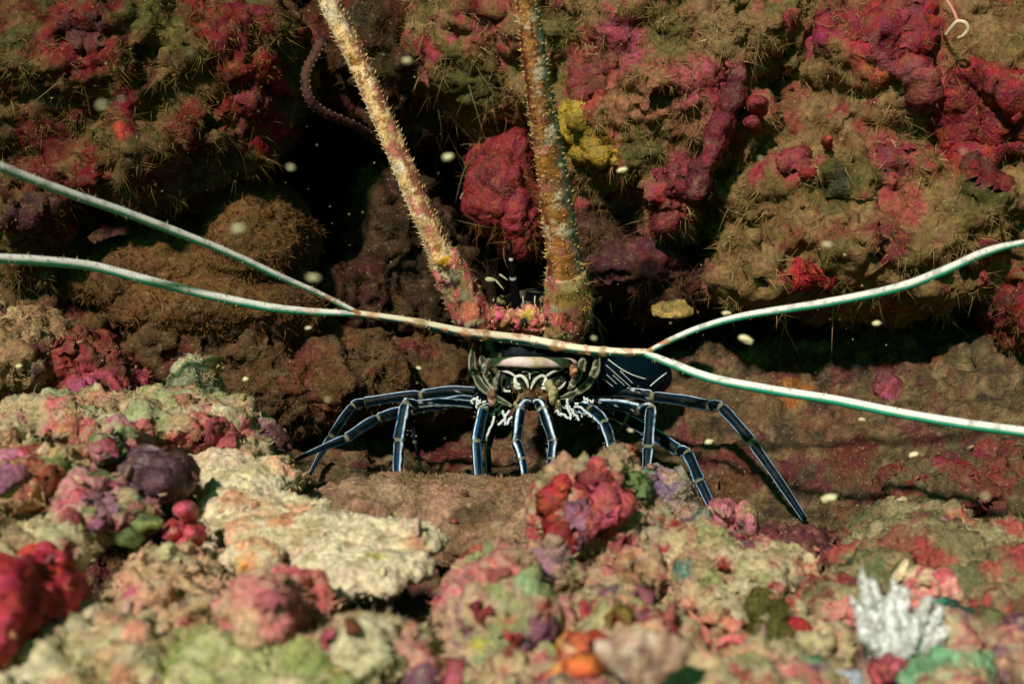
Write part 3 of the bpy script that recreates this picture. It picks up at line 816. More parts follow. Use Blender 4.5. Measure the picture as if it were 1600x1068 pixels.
frock('red_magenta_lump', 'dark red lump with a magenta foot beside the beige hummock', 'rock', [E(130, 565, .605, 50, 44, .03, -25), E(185, 590, .61, 40, 36, .025), E(140, 610, .59, 34, 26, .02)], cf(136, 40, 36),
     [(cf(110, 60, 40), 50, .08, .1), (cf(170, 60, 76), 60, .2, .08)], amps=FORE, mat=M_ROCK, seed=43, crusts=[dict(px=135, py=608, r=26, colr=cf(206, 80, 116), thick=.003, name='pink_crust', sy=.8), dict(px=108, py=535, r=20, colr=cf(180, 40, 46), thick=.003, name='crimson_crust')], turfs=[fz(4500, [cf(150, 112, 64), cf(124, 96, 50)], L=.0010)])
frock('grey_green_tuft', 'pale grey green tuft of algae standing on the back of the beige ledge', 'alga', [E(305, 595, .58, 22, 26, .012), E(318, 615, .58, 20, 20, .012)], cf(160, 160, 122), [(cf(180, 150, 96), 60, .1, .1)], amps=FORE, voxel=.001, seed=44, turfs=[fz(2600, [cf(176, 176, 136), cf(150, 150, 100)], L=.0010)])

frock('front_left_rock', 'pale green beige rock at the bottom left corner', 'rock', [E(150, 1030, .365, 150, 62, .036), E(40, 1090, .36, 100, 60, .036), E(90, 985, .38, 60, 40, .024), E(60, 850, .42, 76, 34, .026)], cf(186, 178, 126), L_SAND, amps=FORE, seed=45,
     patches=[(170, 1000, 30, cf(200, 160, 110)), (110, 860, 20, cf(170, 60, 54))], turfs=[fz(10000)])
frock('front_green_mound', 'green tinged fuzzy mound at the bottom left of centre', 'rock', [E(340, 1050, .36, 110, 56, .03), E(480, 1075, .355, 90, 50, .03)], cf(186, 184, 120), [(cf(150, 160, 80), 40, .04, .1), (cf(206, 190, 140), 60, .1, .1)], amps=FORE, seed=46, turfs=[fz(7000, T_GREEN + T_SAND)])
frock('beige_knuckle', 'beige knuckle of rubble right under the front edge of the plate coral', 'rock', [E(560, 1022, .365, 60, 50, .020), E(520, 1070, .355, 80, 46, .022)], cf(196, 182, 136), L_SAND, amps=FORE, seed=47,
     crusts=[dict(px=515, py=985, r=24, colr=cf(196, 70, 90), thick=.003, name='pink_crust'), dict(px=560, py=985, r=18, colr=cf(180, 50, 56), thick=.003, name='crimson_crust')], turfs=[fz(5000)])
frock('pink_fragment', 'small pink and white rubble fragment right of the beige knuckle', 'rock', [E(640, 1010, .375, 38, 32, .016), E(660, 1050, .37, 34, 30, .018)], cf(206, 140, 120), L_MIX, amps=FORE, seed=48, turfs=[fz(1500)])
frock('front_shelf', 'sandy green shelf in the middle of the bottom edge', 'rock', [E(860, 1065, .35, 90, 40, .026), E(1010, 1000, .375, 70, 24, .022), E(960, 955, .40, 80, 34, .026), E(1080, 1070, .35, 70, 50, .026)], cf(190, 166, 116), L_MIX, amps=FORE, seed=49,
     crusts=[dict(px=960, py=960, r=28, colr=cf(180, 150, 30), thick=.003, name='yellow_sponge', sy=.7), dict(px=1000, py=925, r=24, colr=cf(206, 110, 130), thick=.003, name='pink_crust')], turfs=[fz(6000, T_SAND + T_GREEN)])
frock('orange_sponge', 'glowing orange sponge cup at the bottom edge', 'sponge', [E(905, 1030, .345, 34, 28, .014), E(935, 1015, .347, 26, 22, .012), E(890, 1060, .345, 36, 24, .012)], cf(226, 110, 30), [(cf(180, 50, 12), 70, .05, .1), (cf(236, 160, 80), 80, .2, .08)], amps=[('f', 80, .005), ('b', 180, .002)], voxel=.001, seed=50, mat=M_SPONGE)
# ribbed fan coral
root = bpy.data.objects.new('fan_coral', None); COL.objects.link(root); root.location = P(1005, 1085, .318)
tag(root, 'small pale ribbed fan coral at the bottom edge beside the orange sponge', 'coral')
for k in range(9):
    a = (k - 4) / 4.0
    top = P(1003 + a * 56, 1006 + 14 * a * a, .314)
    bl = []
    for s in range(6):
        t = s / 5
        bl.append((P(1005, 1084, .318).lerp(top, t) - root.location, (.0014 + .0012 * t, .0022, .004), Euler((0, a * .7, 0))))
    V, F = fuse(bl, .0007)
    V = rough_up(V, F, [('f', 200, .0012)], k)
    link('rib', mesh('rib', V, F, paint(V, cf(186, 150, 118), [(cf(150, 116, 96), 200, .05, .1), (cf(210, 190, 160), 150, .2, .1)], k)), M_SOFT, root)

frock('tan_knolly_rock', 'bumpy tan and pale green rock right of the red crowned knob', 'rock', [E(1200, 895, .455, 80, 40, .03), E(1120, 870, .47, 60, 44, .03), E(1245, 930, .445, 34, 34, .02), E(1060, 900, .45, 50, 50, .03)], cf(180, 156, 108), L_MIX, amps=FORE, seed=51,
     patches=[(1060, 880, 20, cf(60, 110, 96)), (1250, 950, 16, cf(50, 84, 66))], turfs=[fz(8000, T_SAND + [cf(150, 136, 90)])])
frock('little_shelf', 'thin pale coral shelf jutting out below the bumpy tan rock', 'coral', [Wd(1155, 945, .415, (.0125, .012, .004), 16), Wd(1140, 950, .41, (.008, .008, .0035), 16)], cf(190, 176, 130), [(cf(206, 196, 150), 60, .1, .1)], amps=[('f', 80, .004), ('b', 220, .0016)], voxel=.001, seed=52, turfs=[fz(1600)])
frock('pink_squirt_mound', 'salmon pink mound left of the olive tuft', 'rock', [E(1090, 945, .42, 34, 32, .018), E(1115, 1000, .40, 44, 44, .022)], cf(206, 130, 96), [(cf(220, 112, 100), 50, .05, .1), (cf(190, 160, 110), 70, .15, .08)], amps=FORE + [('h', 70, .006)], seed=53, turfs=[fz(1500)])
frock('olive_tuft', 'dark olive brush like tuft on the foreground rubble', 'alga', [E(1203, 985, .40, 32, 36, .016), E(1190, 960, .405, 24, 22, .014)], cf(96, 92, 36), [(cf(70, 66, 24), 60, .05, .1)], amps=FORE, mat=M_SAND, seed=54, turfs=[fz(5000, [cf(120, 112, 46), cf(90, 88, 34)], L=.0010, thr=-.5)])
for px, py, d, r, cl, lb in [(1243, 985, .40, 19, cf(186, 26, 40), 'round cherry red sea squirt right of the olive tuft'), (1145, 1030, .375, 24, cf(176, 40, 40), 'ragged red sea squirt below the olive tuft'),
                             (1390, 1035, .37, 22, cf(216, 90, 96), 'pink sea squirt at the foot of the translucent stalk'), (1085, 890, .44, 14, cf(200, 34, 24), 'small scarlet sea squirt on the left of the bumpy tan rock'),
                             (1265, 800, .54, 0, None, '')]:
    if cl is None: continue
    V, F = fuse([E(px, py, d, r, r, .008), E(px - 6, py + 10, d + .004, r * .8, r * .8, .008)], .0009)
    V = rough_up(V, F, [('f', 120, .003), ('b', 300, .001)], px)
    tag(link('sea_squirt', mesh('sea_squirt', V, F, paint(V, cl, [(cl * .5, 120, .08, .1), (np.minimum(cl * 1.6, .8), 160, .25, .08)], px)), M_SPONGE), lb, 'sea squirt')
frock('ring_sponge', 'rose pink sponge with a dark round mouth beyond the red crowned knob', 'sponge',
     [E(1130, 800, .535, 24, 20, .010), E(1165, 812, .535, 14, 30, .010), E(1118, 825, .535, 26, 22, .012), E(1110, 850, .53, 46, 30, .02)], cf(176, 96, 100), [(cf(200, 120, 120), 70, .05, .1), (cf(150, 130, 84), 80, .15, .08)], amps=[('f', 90, .003), ('b', 220, .0016), ('w', 400, .001)], voxel=.001, seed=55, mat=M_SPONGE,
     patches=[(1150, 820, 9, cf(20, 40, 40), .2), (1110, 860, 24, cf(160, 120, 60))])
frock('plum_rock', 'plum coloured rock with a red flap behind the bumpy tan rock', 'rock', [E(1260, 852, .52, 62, 34, .028), E(1215, 840, .53, 34, 26, .02)], cf(116, 52, 56), [(cf(90, 40, 44), 50, .05, .1), (cf(140, 90, 70), 60, .18, .08)], amps=FORE, mat=M_SAND, seed=56,
     crusts=[dict(px=1318, py=850, r=16, colr=cf(160, 44, 40), thick=.004, name='red_flap', sy=1.6, warp=.3)], turfs=[fz(2500, [cf(130, 90, 70), cf(110, 84, 60)])])
frock('right_bank', 'broad brown green bank of rubble with rusty patches at lower right', 'rock', [E(1450, 850, .50, 140, 46, .05), E(1580, 890, .48, 110, 60, .05), E(1550, 980, .43, 90, 60, .034), E(1360, 900, .47, 60, 46, .03), E(1300, 960, .44, 70, 40, .03)],
     cf(140, 122, 78), [(cf(120, 66, 50), 40, .1, .08), (cf(160, 146, 100), 50, .08, .1), (cf(170, 70, 62), 56, .24, .05), (cf(104, 110, 66), 60, .2, .06)], amps=FORE, mat=M_SAND, seed=57, voxel=.0018,
     patches=[(1440, 860, 36, cf(160, 60, 50)), (1540, 880, 24, cf(176, 70, 60)), (1400, 830, 30, cf(140, 84, 60)), (1500, 830, 40, cf(128, 118, 76))],
     turfs=[fz(22000, [cf(150, 134, 88), cf(126, 108, 66), cf(165, 150, 104)], L=.0010)])
frock('rusty_ledge', 'dim rusty red ledge shaded under the right slope', 'rock', [E(1470, 770, .60, 110, 44, .04), E(1560, 740, .62, 80, 70, .04)], cf(110, 56, 42), [(cf(96, 80, 50), 40, .05, .1), (cf(130, 36, 40), 50, .2, .08)], amps=FORE, mat=M_SAND, seed=58, voxel=.0016,
     turfs=[fz(9000, [cf(120, 96, 60), cf(100, 80, 46)], L=.0010)])
frock('pink_white_nodules', 'cream and salmon nodule pair behind the white soft coral', 'rock', [E(1440, 915, .435, 22, 24, .012), E(1480, 915, .435, 18, 26, .012), E(1425, 940, .43, 20, 18, .012)], cf(226, 150, 130), [(cf(226, 100, 104), 80, .02, .08), (cf(230, 205, 150), 100, .1, .08)], amps=[('f', 90, .003), ('b', 220, .0014)], voxel=.0009, seed=59, mat=M_SPONGE)
frock('teal_sponge', 'dark teal green sponge to the right of the white soft coral', 'sponge', [E(1500, 975, .415, 36, 26, .014, 15), E(1530, 995, .41, 24, 26, .012), E(1482, 955, .42, 18, 20, .01)], cf(30, 110, 84), [(cf(16, 66, 56), 60, .05, .1), (cf(50, 140, 104), 90, .2, .08)], amps=[('f', 80, .004), ('b', 200, .002)], voxel=.001, seed=60, mat=M_SPONGE)
frock('front_right_shelf', 'pale green and beige rubble shelf at the lower right', 'rock', [E(1465, 1020, .39, 54, 32, .022), E(1270, 1000, .40, 50, 36, .022), E(1260, 1065, .36, 90, 44, .028), E(1480, 1075, .36, 70, 40, .026), E(1160, 1070, .355, 50, 40, .026)], cf(188, 172, 122), L_MIX + [(cf(120, 176, 124), 40, .24, .06)], amps=FORE, seed=61, turfs=[fz(8000, T_SAND + T_GREEN)])
frock('salmon_rubble', 'salmon pink rubble piece left of the white soft coral', 'rock', [E(1310, 965, .42, 36, 28, .018), E(1335, 975, .42, 24, 22, .014)], cf(212, 130, 112), [(cf(190, 160, 116), 60, .1, .1), (cf(220, 90, 86), 70, .15, .08)], amps=FORE, voxel=.001, seed=62, turfs=[fz(1200)])
frock('corner_rubble', 'dull pink and brown rubble in the lower right corner', 'rock', [E(1575, 1030, .39, 70, 50, .03), E(1620, 1075, .37, 80, 50, .03)], cf(160, 126, 92), L_MIX, amps=FORE, seed=63, turfs=[fz(4000)])
frock('violet_rubble', 'violet and green tinted rubble on the slope just right of the red crowned knob', 'rock', [E(1060, 815, .50, 46, 36, .024), E(1040, 780, .51, 26, 26, .014)], cf(150, 130, 110), [(cf(120, 92, 120), 60, .08, .08), (cf(70, 110, 84), 60, .2, .06), (cf(180, 140, 110), 80, .1, .08)], amps=FORE, voxel=.0011, seed=64, turfs=[fz(2800)])

# white soft coral: lobes on a translucent stalk
root = bpy.data.objects.new('soft_coral', None); COL.objects.link(root); root.location = P(1380, 1068, .385)
tag(root, 'white lobed soft coral on a thick translucent stalk at lower right', 'soft coral')
def rel(bl): return [(p - root.location, r, e) for p, r, e in bl]
V, F = fuse(rel([E(1372, 1060, .385, 40, 40, .012), E(1378, 1015, .385, 36, 40, .011), E(1390, 985, .385, 40, 26, .010)]), .001)
V = rough_up(V, F, [('f', 60, .002)], 3)
link('stalk', mesh('stalk', V, F, paint(V, cf(176, 140, 120), [(cf(150, 110, 96), 60, .05, .12)], 3)), M_SOFT, root)
TIPS = [(1346, 893, .374), (1364, 908, .380), (1330, 936, .376), (1401, 908, .378), (1415, 920, .374), (1390, 934, .370), (1452, 938, .376), (1466, 956, .380), (1438, 958, .370), (1474, 988, .376), (1346, 984, .370), (1420, 990, .368)]
LOB = []
for x, y, d in TIPS:
    x0, y0 = 1398 + (x - 1398) * .35, 1012
    LOB.append([(x0 + (x - x0) * t + 3 * math.sin(t * 5 + x), y0 + (y - y0) * t, (15 - 8.5 * t * t), d) for t in (0, .2, .4, .6, .75, .88, 1)])
for k, lb in enumerate(LOB):
    V, F = fuse(rel([E(x, y, d, r * .9, r * 1.15, r * .9 * K * d) for x, y, r, d in lb]), .0008)
    V = rough_up(V, F, [('b', 200, .0016), ('w', 420, .0016)], k + 70)
    ob = link('lobe', mesh('lobe', V, F, paint(V, _cf(240, 236, 228), [(_cf(206, 198, 188), 120, .1, .1)], k)), M_SOFT, root)
    turf(ob, V + np.array(root.location, np.float32), F, 800, .0007, .0004, [_cf(226, 222, 214), _cf(200, 196, 190)], thr=-.6, clump=4, seed=k, bend=.6, grav=0, name='polyp')
    for ch in ob.children: ch.location = -Vector(root.location)
V, F = fuse([E(1325, 1064, .36, 22, 16, .006), E(1300, 1072, .36, 14, 10, .006)], .0009)
V = rough_up(V, F, [('b', 200, .002), ('w', 360, .0015)], 5)
tag(link('soft_coral_bud', mesh('soft_coral_bud', V, F, paint(V, cf(190, 206, 214), [], 5)), M_SOFT), 'tiny bluish white soft coral bud on the bottom edge', 'soft coral')

# discs and worm tubes on the far rocks
for nm, px, py, d, rx, ry, cl, lb, ct in [('pink_disc_sponge', 1388, 603, float(hit(FLV, 1388, 603)[1]) - .001, 26, 30, cf(128, 46, 60), 'round magenta disc sponge on the brown slope at right', 'sponge'),
                                          ('yellow_cup', 1046, 484, .645, 35, 17, cf(150, 124, 50), 'olive yellow shell like cup in the black gap right of the head', 'shell')]:
    V, F = fuse([E(px, py, d, rx, ry, .0022, pitch=-25), E(px + 4, py - 8, d + .001, rx * .7, ry * .6, .003, pitch=-25)], .0009)
    V = rough_up(V, F, [('f', 90, .003), ('f', 260, .0012)], px)
    tag(link(nm, mesh(nm, V, F, paint(V, cl, [(cl * .6, 90, .1, .1), (np.minimum(cl * 1.5, .8), 160, .25, .08)], px)), M_SPONGE), lb, ct)

# small broken pieces lying all over the foreground
B = Bag(); V0, F0 = sphere(2); rs = np.random.RandomState(8)
CC = [cf(190, 170, 126), cf(176, 150, 110), cf(200, 180, 140), cf(176, 104, 96), cf(150, 60, 60), cf(170, 120, 130), cf(150, 150, 100), cf(190, 130, 96), cf(110, 76, 60)]
base = [V0 * (1 + .9 * fbm(V0 + k * 5.1, 1.3, 3) + .5 * fbm(V0 + k, 3.6, 2))[:, None] for k in range(14)]
for V, F, cl in SURF[N_UP:]:
    cnt = int(min(34, 9 + len(V) / 900))
    X, Nr, vi = sample(V, F, cnt)
    for x, nr, k in zip(X, Nr, vi):
        s = math.exp(rs.normal(0, .45)) * .0016
        q = Matrix.Rotation(rs.uniform(0, 6.28), 3, Vector(rs.normal(size=3)))
        v = (base[rs.randint(14)] * np.array([1, .7, .38]) * s) @ np.array(q).T + x + nr * s * .25
        cc = CC[rs.randint(len(CC))] * .6 + cl[k] * .5
        B.add(v, F0, np.tile(cc[None, :], (len(v), 1)) * (1 + .5 * fbm(v, 500, 2, .5, 3))[:, None])
B.link('coral_rubble', M_SAND)['kind'] = 'stuff'
# ------------------------------------------------------------------ tubes
def spline(pts, n):
    p = np.array([list(q) for q in pts], float)
    p = np.concatenate([[2 * p[0] - p[1]], p, [2 * p[-1] - p[-2]]])
    out = []
    m = len(p) - 3
    for i in range(m):
        k = n if i < m - 1 else n + 1
        for j in range(k):
            t = j / n
            a, b, d, e = p[i], p[i + 1], p[i + 2], p[i + 3]
            out.append(0.5 * ((2 * b) + (-a + d) * t + (2 * a - 5 * b + 4 * d - e) * t * t + (-a + 3 * b - 3 * d + e) * t ** 3))
    return np.array(out)


def tube(pts, rad, n=16, flat=1.0):
    """round skin along a line. Returns verts, faces, angle (0 = towards the viewer's side, +90 = up side), t along the line.
    flat < 1 makes it thinner towards the viewer"""
    pts = np.asarray(pts, float); rad = np.asarray(rad, float)
    m = len(pts)
    T = np.gradient(pts, axis=0); T /= np.linalg.norm(T, axis=1)[:, None] + 1e-12
    fr = np.array([0, -1.0, 0])
    Fw = fr - T * (T @ fr)[:, None]
    Fw /= np.linalg.norm(Fw, axis=1)[:, None] + 1e-9
    S = np.cross(T, Fw)
    up = np.where((S[:, 2] + 0.3 * S[:, 0]) < 0, -1.0, 1.0)
    up[:] = 1.0 if up.sum() >= 0 else -1.0
    S = S * up[:, None]
    a = np.linspace(0, 2 * np.pi, n, endpoint=False)
    V = pts[:, None, :] + rad[:, None, None] * (np.cos(a)[None, :, None] * Fw[:, None, :] * flat + np.sin(a)[None, :, None] * S[:, None, :])
    ang = np.tile(np.degrees(a)[None, :], (m, 1))
    tt = np.tile(np.linspace(0, 1, m)[:, None], (1, n))
    i = (np.arange(m - 1)[:, None] * n + np.arange(n)[None, :]).ravel()
    j = (np.arange(m - 1)[:, None] * n + (np.arange(n)[None, :] + 1) % n).ravel()
    F = np.stack([i, j, j + n, i + n], 1)
    if up[0] < 0: F = F[:, ::-1]
    V = V.reshape(-1, 3)
    c0, c1 = len(V), len(V) + 1
    V = np.concatenate([V, pts[:1], pts[-1:]])
    k = np.arange(n)
    cap = np.concatenate([np.stack([np.full(n, c0), (k + 1) % n, k], 1), np.stack([np.full(n, c1), (m - 1) * n + k, (m - 1) * n + (k + 1) % n], 1)])
    if up[0] < 0: cap = cap[:, ::-1]
    return V.astype(np.float32), [F, cap], np.concatenate([ang.ravel(), [0, 0]]), np.concatenate([tt.ravel(), [0, 1]])


def adiff(a, b):
    return np.abs((a - b + 180) % 360 - 180)


def spine(base, d, L, r, n=5):
    d = np.array(d, float); d /= np.linalg.norm(d)
    a = np.cross(d, [0.3, 0.9, 0.2]); a /= np.linalg.norm(a); b = np.cross(d, a)
    k = np.arange(n) * 2 * np.pi / n
    ring = np.array(base)[None, :] + r * (np.cos(k)[:, None] * a + np.sin(k)[:, None] * b)
    V = np.concatenate([ring, [np.array(base) + d * L]])
    F = np.stack([np.arange(n), (np.arange(n) + 1) % n, np.full(n, n)], 1)
    return V, F


# ------------------------------------------------------------------ the lobster
LOB_O = P(830, 640, .62)
lob = bpy.data.objects.new('spiny_lobster', None); COL.objects.link(lob); lob.location = LOB_O
tag(lob, 'spiny lobster with white striped blue legs facing out of a reef crevice', 'lobster')
NAVY = c(0, 8, 11); BLUE = c(4, 96, 152); TEAL = c(4, 70, 66); WHITE = c(236, 238, 230); CREAM = c(215, 200, 150); PINK = c(216, 96, 104)


def lpart(name, bag, mat, parent=None):
    return bag.link(name, mat, parent or lob, LOB_O)


# body: carapace running back and to the right, tail behind it; one skin
ax = [P(832, 556, .612), P(833, 548, .620), P(834, 542, .632), P(838, 538, .655), P(850, 540, .69), P(880, 545, .73), P(915, 566, .77), P(940, 575, .81), P(960, 582, .85)]
rx = [.012, .0215, .0262, .0285, .0285, .026, .0235, .020, .012]
rz = [.008, .0165, .022, .026, .026, .023, .018, .015, .008]
axp = spline(ax, 8)
tq = np.linspace(0, 1, len(axp)); tk = np.linspace(0, 1, len(ax))
rxx, rzz = np.interp(tq, tk, rx), np.interp(tq, tk, rz)
n = 48
a = np.linspace(0, 2 * np.pi, n, endpoint=False)
Vb = np.stack([axp[:, 0:1] + rxx[:, None] * np.cos(a), np.repeat(axp[:, 1:2], n, 1), axp[:, 2:3] + rzz[:, None] * np.sin(a)], 2)
ring = 1 + 0.03 * np.where(tq > .5, np.abs(np.sin(tq * 70)), 0)
Vb = axp[:, None, :] + (Vb - axp[:, None, :]) * ring[:, None, None]
m = len(axp)
i = (np.arange(m - 1)[:, None] * n + np.arange(n)[None, :]).ravel(); j = (np.arange(m - 1)[:, None] * n + (np.arange(n)[None, :] + 1) % n).ravel()
Fb = [np.stack([i, j, j + n, i + n], 1), np.stack([np.full(n, m * n), (np.arange(n) + 1) % n, np.arange(n)], 1)]
Vb = np.concatenate([Vb.reshape(-1, 3), axp[:1]]).astype(np.float32)
aa = np.concatenate([np.tile(np.degrees(a), m), [0]]); ta = np.concatenate([np.repeat(tq, n), [0]])
Cb = np.tile(NAVY[None, :], (len(Vb), 1))
rnd = fbm(Vb, 240, 3, .6, 3)
Cb = Cb * (1 + rnd[:, None])
blot = smooth(.14, .24, fbm(Vb * np.array([1, .35, 1], np.float32), 260, 3, .6, 9))
Cb = Cb * (1 - blot[:, None] * .6) + CREAM * .4 * blot[:, None] * .6
B = Bag(); B.add(Vb, Fb, Cb)
body = lpart('body', B, M_SHELL)

# fan of plates on the right flank: dark blue with fine white lines (side of the tail)
B = Bag()
fl = [(930, 575, .622), (962, 580, .626), (995, 584, .632), (1024, 584, .640), (1040, 580, .646)]
V, F, an, tt = tube(spline([P(*q) for q in fl], 10), np.interp(np.linspace(0, 1, 41), [0, .3, .7, .9, 1], [.010, .0115, .0105, .0075, .002]), 40, .7)
px_ = V[:, 0] / (K * V[:, 1]) + 800; py_ = 534 - V[:, 2] / (K * V[:, 1])
B.add(V, F, np.tile(c(2, 22, 32), (len(V), 1)) * (1 + .6 * fbm(V, 220, 3, .6, 2)[:, None]))
flank = lpart('tail_flank', B, M_SHELL)
B = Bag()
surf = V
for (x0, y0, x1, y1, hook) in [(950, 561, 1010, 592, 1), (947, 570, 986, 605, 0), (942, 591, 958, 604, 0), (969, 579, 989, 599, 0), (958, 586, 976, 602, 0), (948, 585, 964, 600, 0), (1016, 603, 1042, 582, 1)]:
    pp = []
    for s in range(13):
        t = s / 12
        x, y = x0 + (x1 - x0) * t, y0 + (y1 - y0) * t
        if hook: y += 5 * math.sin(t * math.pi) * (1 if y1 > y0 else -.2)
        h = hit(surf, x, y)
        pp.append(P(x, y, h[1] - .0004))
    Vt, Ft, _, _ = tube(pp, np.full(13, .00028 if hook else .0002), 6)
    B = Bag(); B.add(Vt, Ft, WHITE * (.8 if hook else .6)); lpart('pale_line', B, M_SHELL, flank)


def leg(path, rads, joints, name='walking_leg', bright=0.5, side=1, stripes=(64, -64), sw=11.5, dash=None, col0=NAVY, col1=BLUE, parent=None):
    """one jointed leg, a single skin. path: (px,py,d) joints; rads: px half widths at each stretch's thick end"""
    rads = [r * .84 for r in rads]
    pts, rad, seg_t, seg_i = [], [], [], []
    for k in range(len(path) - 1):
        A, Bq = P(*path[k]), P(*path[k + 1])
        w0 = rads[k] * K * path[k][2]; w1 = rads[k + 1] * K * path[k + 1][2]
        last = k == len(path) - 2
        N_ = 18
        for s in range(N_ + 1):
            t = s / N_
            if k > 0 and s == 0: continue
            q = A.lerp(Bq, t)
            q.z += 0.0010 * math.sin(math.pi * t) * (0.5 if k else 1)
            pts.append(q)
            r = w0 * .95 + (w1 - w0) * t
            if not last or joints: r *= 1 - .28 * math.exp(-((t) / .05) ** 2) * (k > 0) + .10 * math.exp(-((t - .95) / .06) ** 2) * (not last) - .30 * math.exp(-((t - 1.0) / .025) ** 2) * (not last)
            r *= 1 + .05 * math.sin(t * 9 + k * 2.1 + path[0][0])
            rad.append(r); seg_t.append(t); seg_i.append(k)
    V, F, an, tt = tube(pts, rad, 28, .85)
    st = np.concatenate([np.repeat(seg_t, 28), [0, 1]]); si = np.concatenate([np.repeat(seg_i, 28), [0, len(path) - 2]])
    nseg = len(path) - 1
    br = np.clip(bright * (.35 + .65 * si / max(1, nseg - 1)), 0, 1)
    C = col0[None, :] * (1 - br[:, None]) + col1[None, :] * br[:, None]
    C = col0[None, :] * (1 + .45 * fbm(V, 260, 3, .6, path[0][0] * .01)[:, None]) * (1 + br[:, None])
    for q, s0 in enumerate(stripes):
        for off in ((-17,) if s0 > 0 else (17,)):
            mk = (1 - smooth(4, 11, adiff(an, s0 + off))) * (.15 + .85 * br)
            C = C * (1 - mk[:, None]) + col1[None, :] * mk[:, None]
    for q, s0 in enumerate(stripes):
        mk = 1 - smooth(sw * .5, sw * .85, adiff(an, s0) + 6 * fbm(V, 300, 2, .5, q))
        mk *= smooth(.03, .07, st) * (1 - smooth(.95, .985, st) * (si < nseg - 1))
        mk = mk * np.clip(.95 + .9 * fbm(V, 420, 3, .6, q + 5), .4, 1)
        C = C * (1 - mk[:, None]) + c(228, 238, 246)[None, :] * mk[:, None]
    jn = ((1 - smooth(.0, .03, st)) * (si > 0) + smooth(.965, .99, st) * (si < nseg - 1))
    C = C * (1 - .45 * jn[:, None]) + (CREAM * .7)[None, :] * .45 * jn[:, None]
    sc = smooth(.2, .4, fbm(V, 330, 4, .7, 11)) * .06
    C = C * (1 - sc[:, None]) + c(120, 124, 90)[None, :] * sc[:, None]
    dots = smooth(.34, .40, fbm(V, 700, 2, .5, 7)) * (si == 0) * .6
    C = C * (1 - dots[:, None]) + (WHITE * .8)[None, :] * dots[:, None]
    B = Bag(); B.add(V, F, C)
    # short bristles at the joints and along the lower edge
    for s in range(len(pts) // 5):
        q = random.randrange(4, len(pts) - 2)
        aa_ = -math.pi / 2 + random.uniform(-.5, .5)
        idx = q * 28 + int((aa_ % (2 * math.pi)) / (2 * math.pi) * 28)
        nrm = V[idx] - np.array(pts[q]); Vs, Fs = spine(V[idx], nrm, .0011, .00018, 3); B.add(Vs, Fs, WHITE * .6)
    return lpart(name, B, M_SHELL, parent)


# right side (picture left)
leg([(745, 612, .635), (658, 617, .640), (567, 629, .640), (551, 634, .636), (518, 682, .628), (484, 741, .622)], [11, 11, 10, 9, 9, 4], 1, bright=.28)
leg([(740, 628, .618), (690, 632, .612), (640, 640, .606), (590, 653, .600), (541, 685, .594), (458, 720, .585)], [13, 12, 11, 10, 10, 3], 1, bright=.42)
leg([(738, 633, .612), (648, 633, .590), (634, 632, .583), (624, 688, .578), (620, 760, .572)], [10, 10, 12, 12, 8], 1, bright=.85, stripes=(72, -30), sw=11)
leg([(772, 640, .600), (754, 640, .588), (744, 690, .580), (748, 762, .573)], [12, 12, 11, 8], 1, bright=.85, stripes=(-35, 75), sw=10)
leg([(785, 640, .606), (772, 660, .598), (762, 700, .592), (764, 762, .585)], [8, 9, 7, 5], 1, bright=.35, stripes=(-40,), sw=10)
leg([(825, 628, .592), (812, 640, .582), (806, 690, .574), (815, 716, .571), (822, 772, .568)], [9, 12, 10, 9, 7], 1, bright=.75, stripes=(80, -20), sw=13)
# left side (picture right)
leg([(838, 628, .592), (849, 640, .582), (865, 690, .574), (862, 716, .571), (856, 772, .568)], [9, 12, 10, 9, 7], 1, bright=.75, stripes=(-80, 20), sw=13)
leg([(880, 640, .606), (925, 642, .592), (944, 662, .582), (956, 700, .574), (962, 770, .566)], [12, 14, 12, 11, 8], 1, bright=.8, stripes=(70, -40), sw=10)
leg([(925, 630, .615), (1003, 640, .594), (1018, 636, .585), (1013, 698, .580), (1007, 775, .573)], [12, 12, 11, 11, 7], 1, bright=.85, stripes=(45, -80), sw=11)
leg([(930, 640, .622), (980, 655, .616), (1062, 705, .606), (1074, 708, .602), (1093, 752, .594), (1113, 796, .588)], [12, 13, 13, 11, 11, 8], 1, bright=.6)
leg([(930, 612, .628), (1020, 619, .618), (1110, 634, .606), (1126, 635, .602), (1174, 690, .594), (1258, 812, .582)], [10, 11, 12, 11, 11, 7], 1, bright=.26)
# thin dark leg shape behind the left one
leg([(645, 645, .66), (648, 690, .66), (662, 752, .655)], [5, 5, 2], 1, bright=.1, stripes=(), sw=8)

# plate between the feelers: pink, with a yellow crest and dark pits
B = Bag()
V, F = fuse([E(826, 506, .603, 62, 15, .010), E(776, 500, .604, 22, 18, .009), E(874, 508, .602, 22, 16, .009), E(822, 494, .601, 24, 12, .008), E(800, 498, .602, 18, 12, .007), E(848, 500, .602, 16, 12, .007)], .0007)
V = rough_up(V, F, [('f', 140, .0035), ('f', 300, .0018), ('h', 260, .0012)], 5)
C = paint(V, c(186, 92, 84), [(c(150, 104, 62), 120, .0, .1), (c(206, 140, 116), 160, .1, .08), (c(196, 84, 100), 140, .16, .06), (c(60, 40, 26), 200, .22, .05)], 5)
for px, py, r, cl in [(790, 490, 9, c(206, 84, 116)), (822, 488, 13, c(190, 156, 70)), (812, 500, 9, c(176, 146, 70)), (822, 508, 11, c(14, 20, 12)), (800, 503, 5, c(40, 16, 14)), (848, 512, 5, c(70, 30, 24)), (842, 500, 5, c(206, 90, 90)), (858, 498, 7, c(110, 100, 60))]:
    mk = patch_mask(V, px, py, r, .6, .3, px * .1)[:, None]; C = C * (1 - mk) + cl[None, :] * mk
B.add(V, F, C)
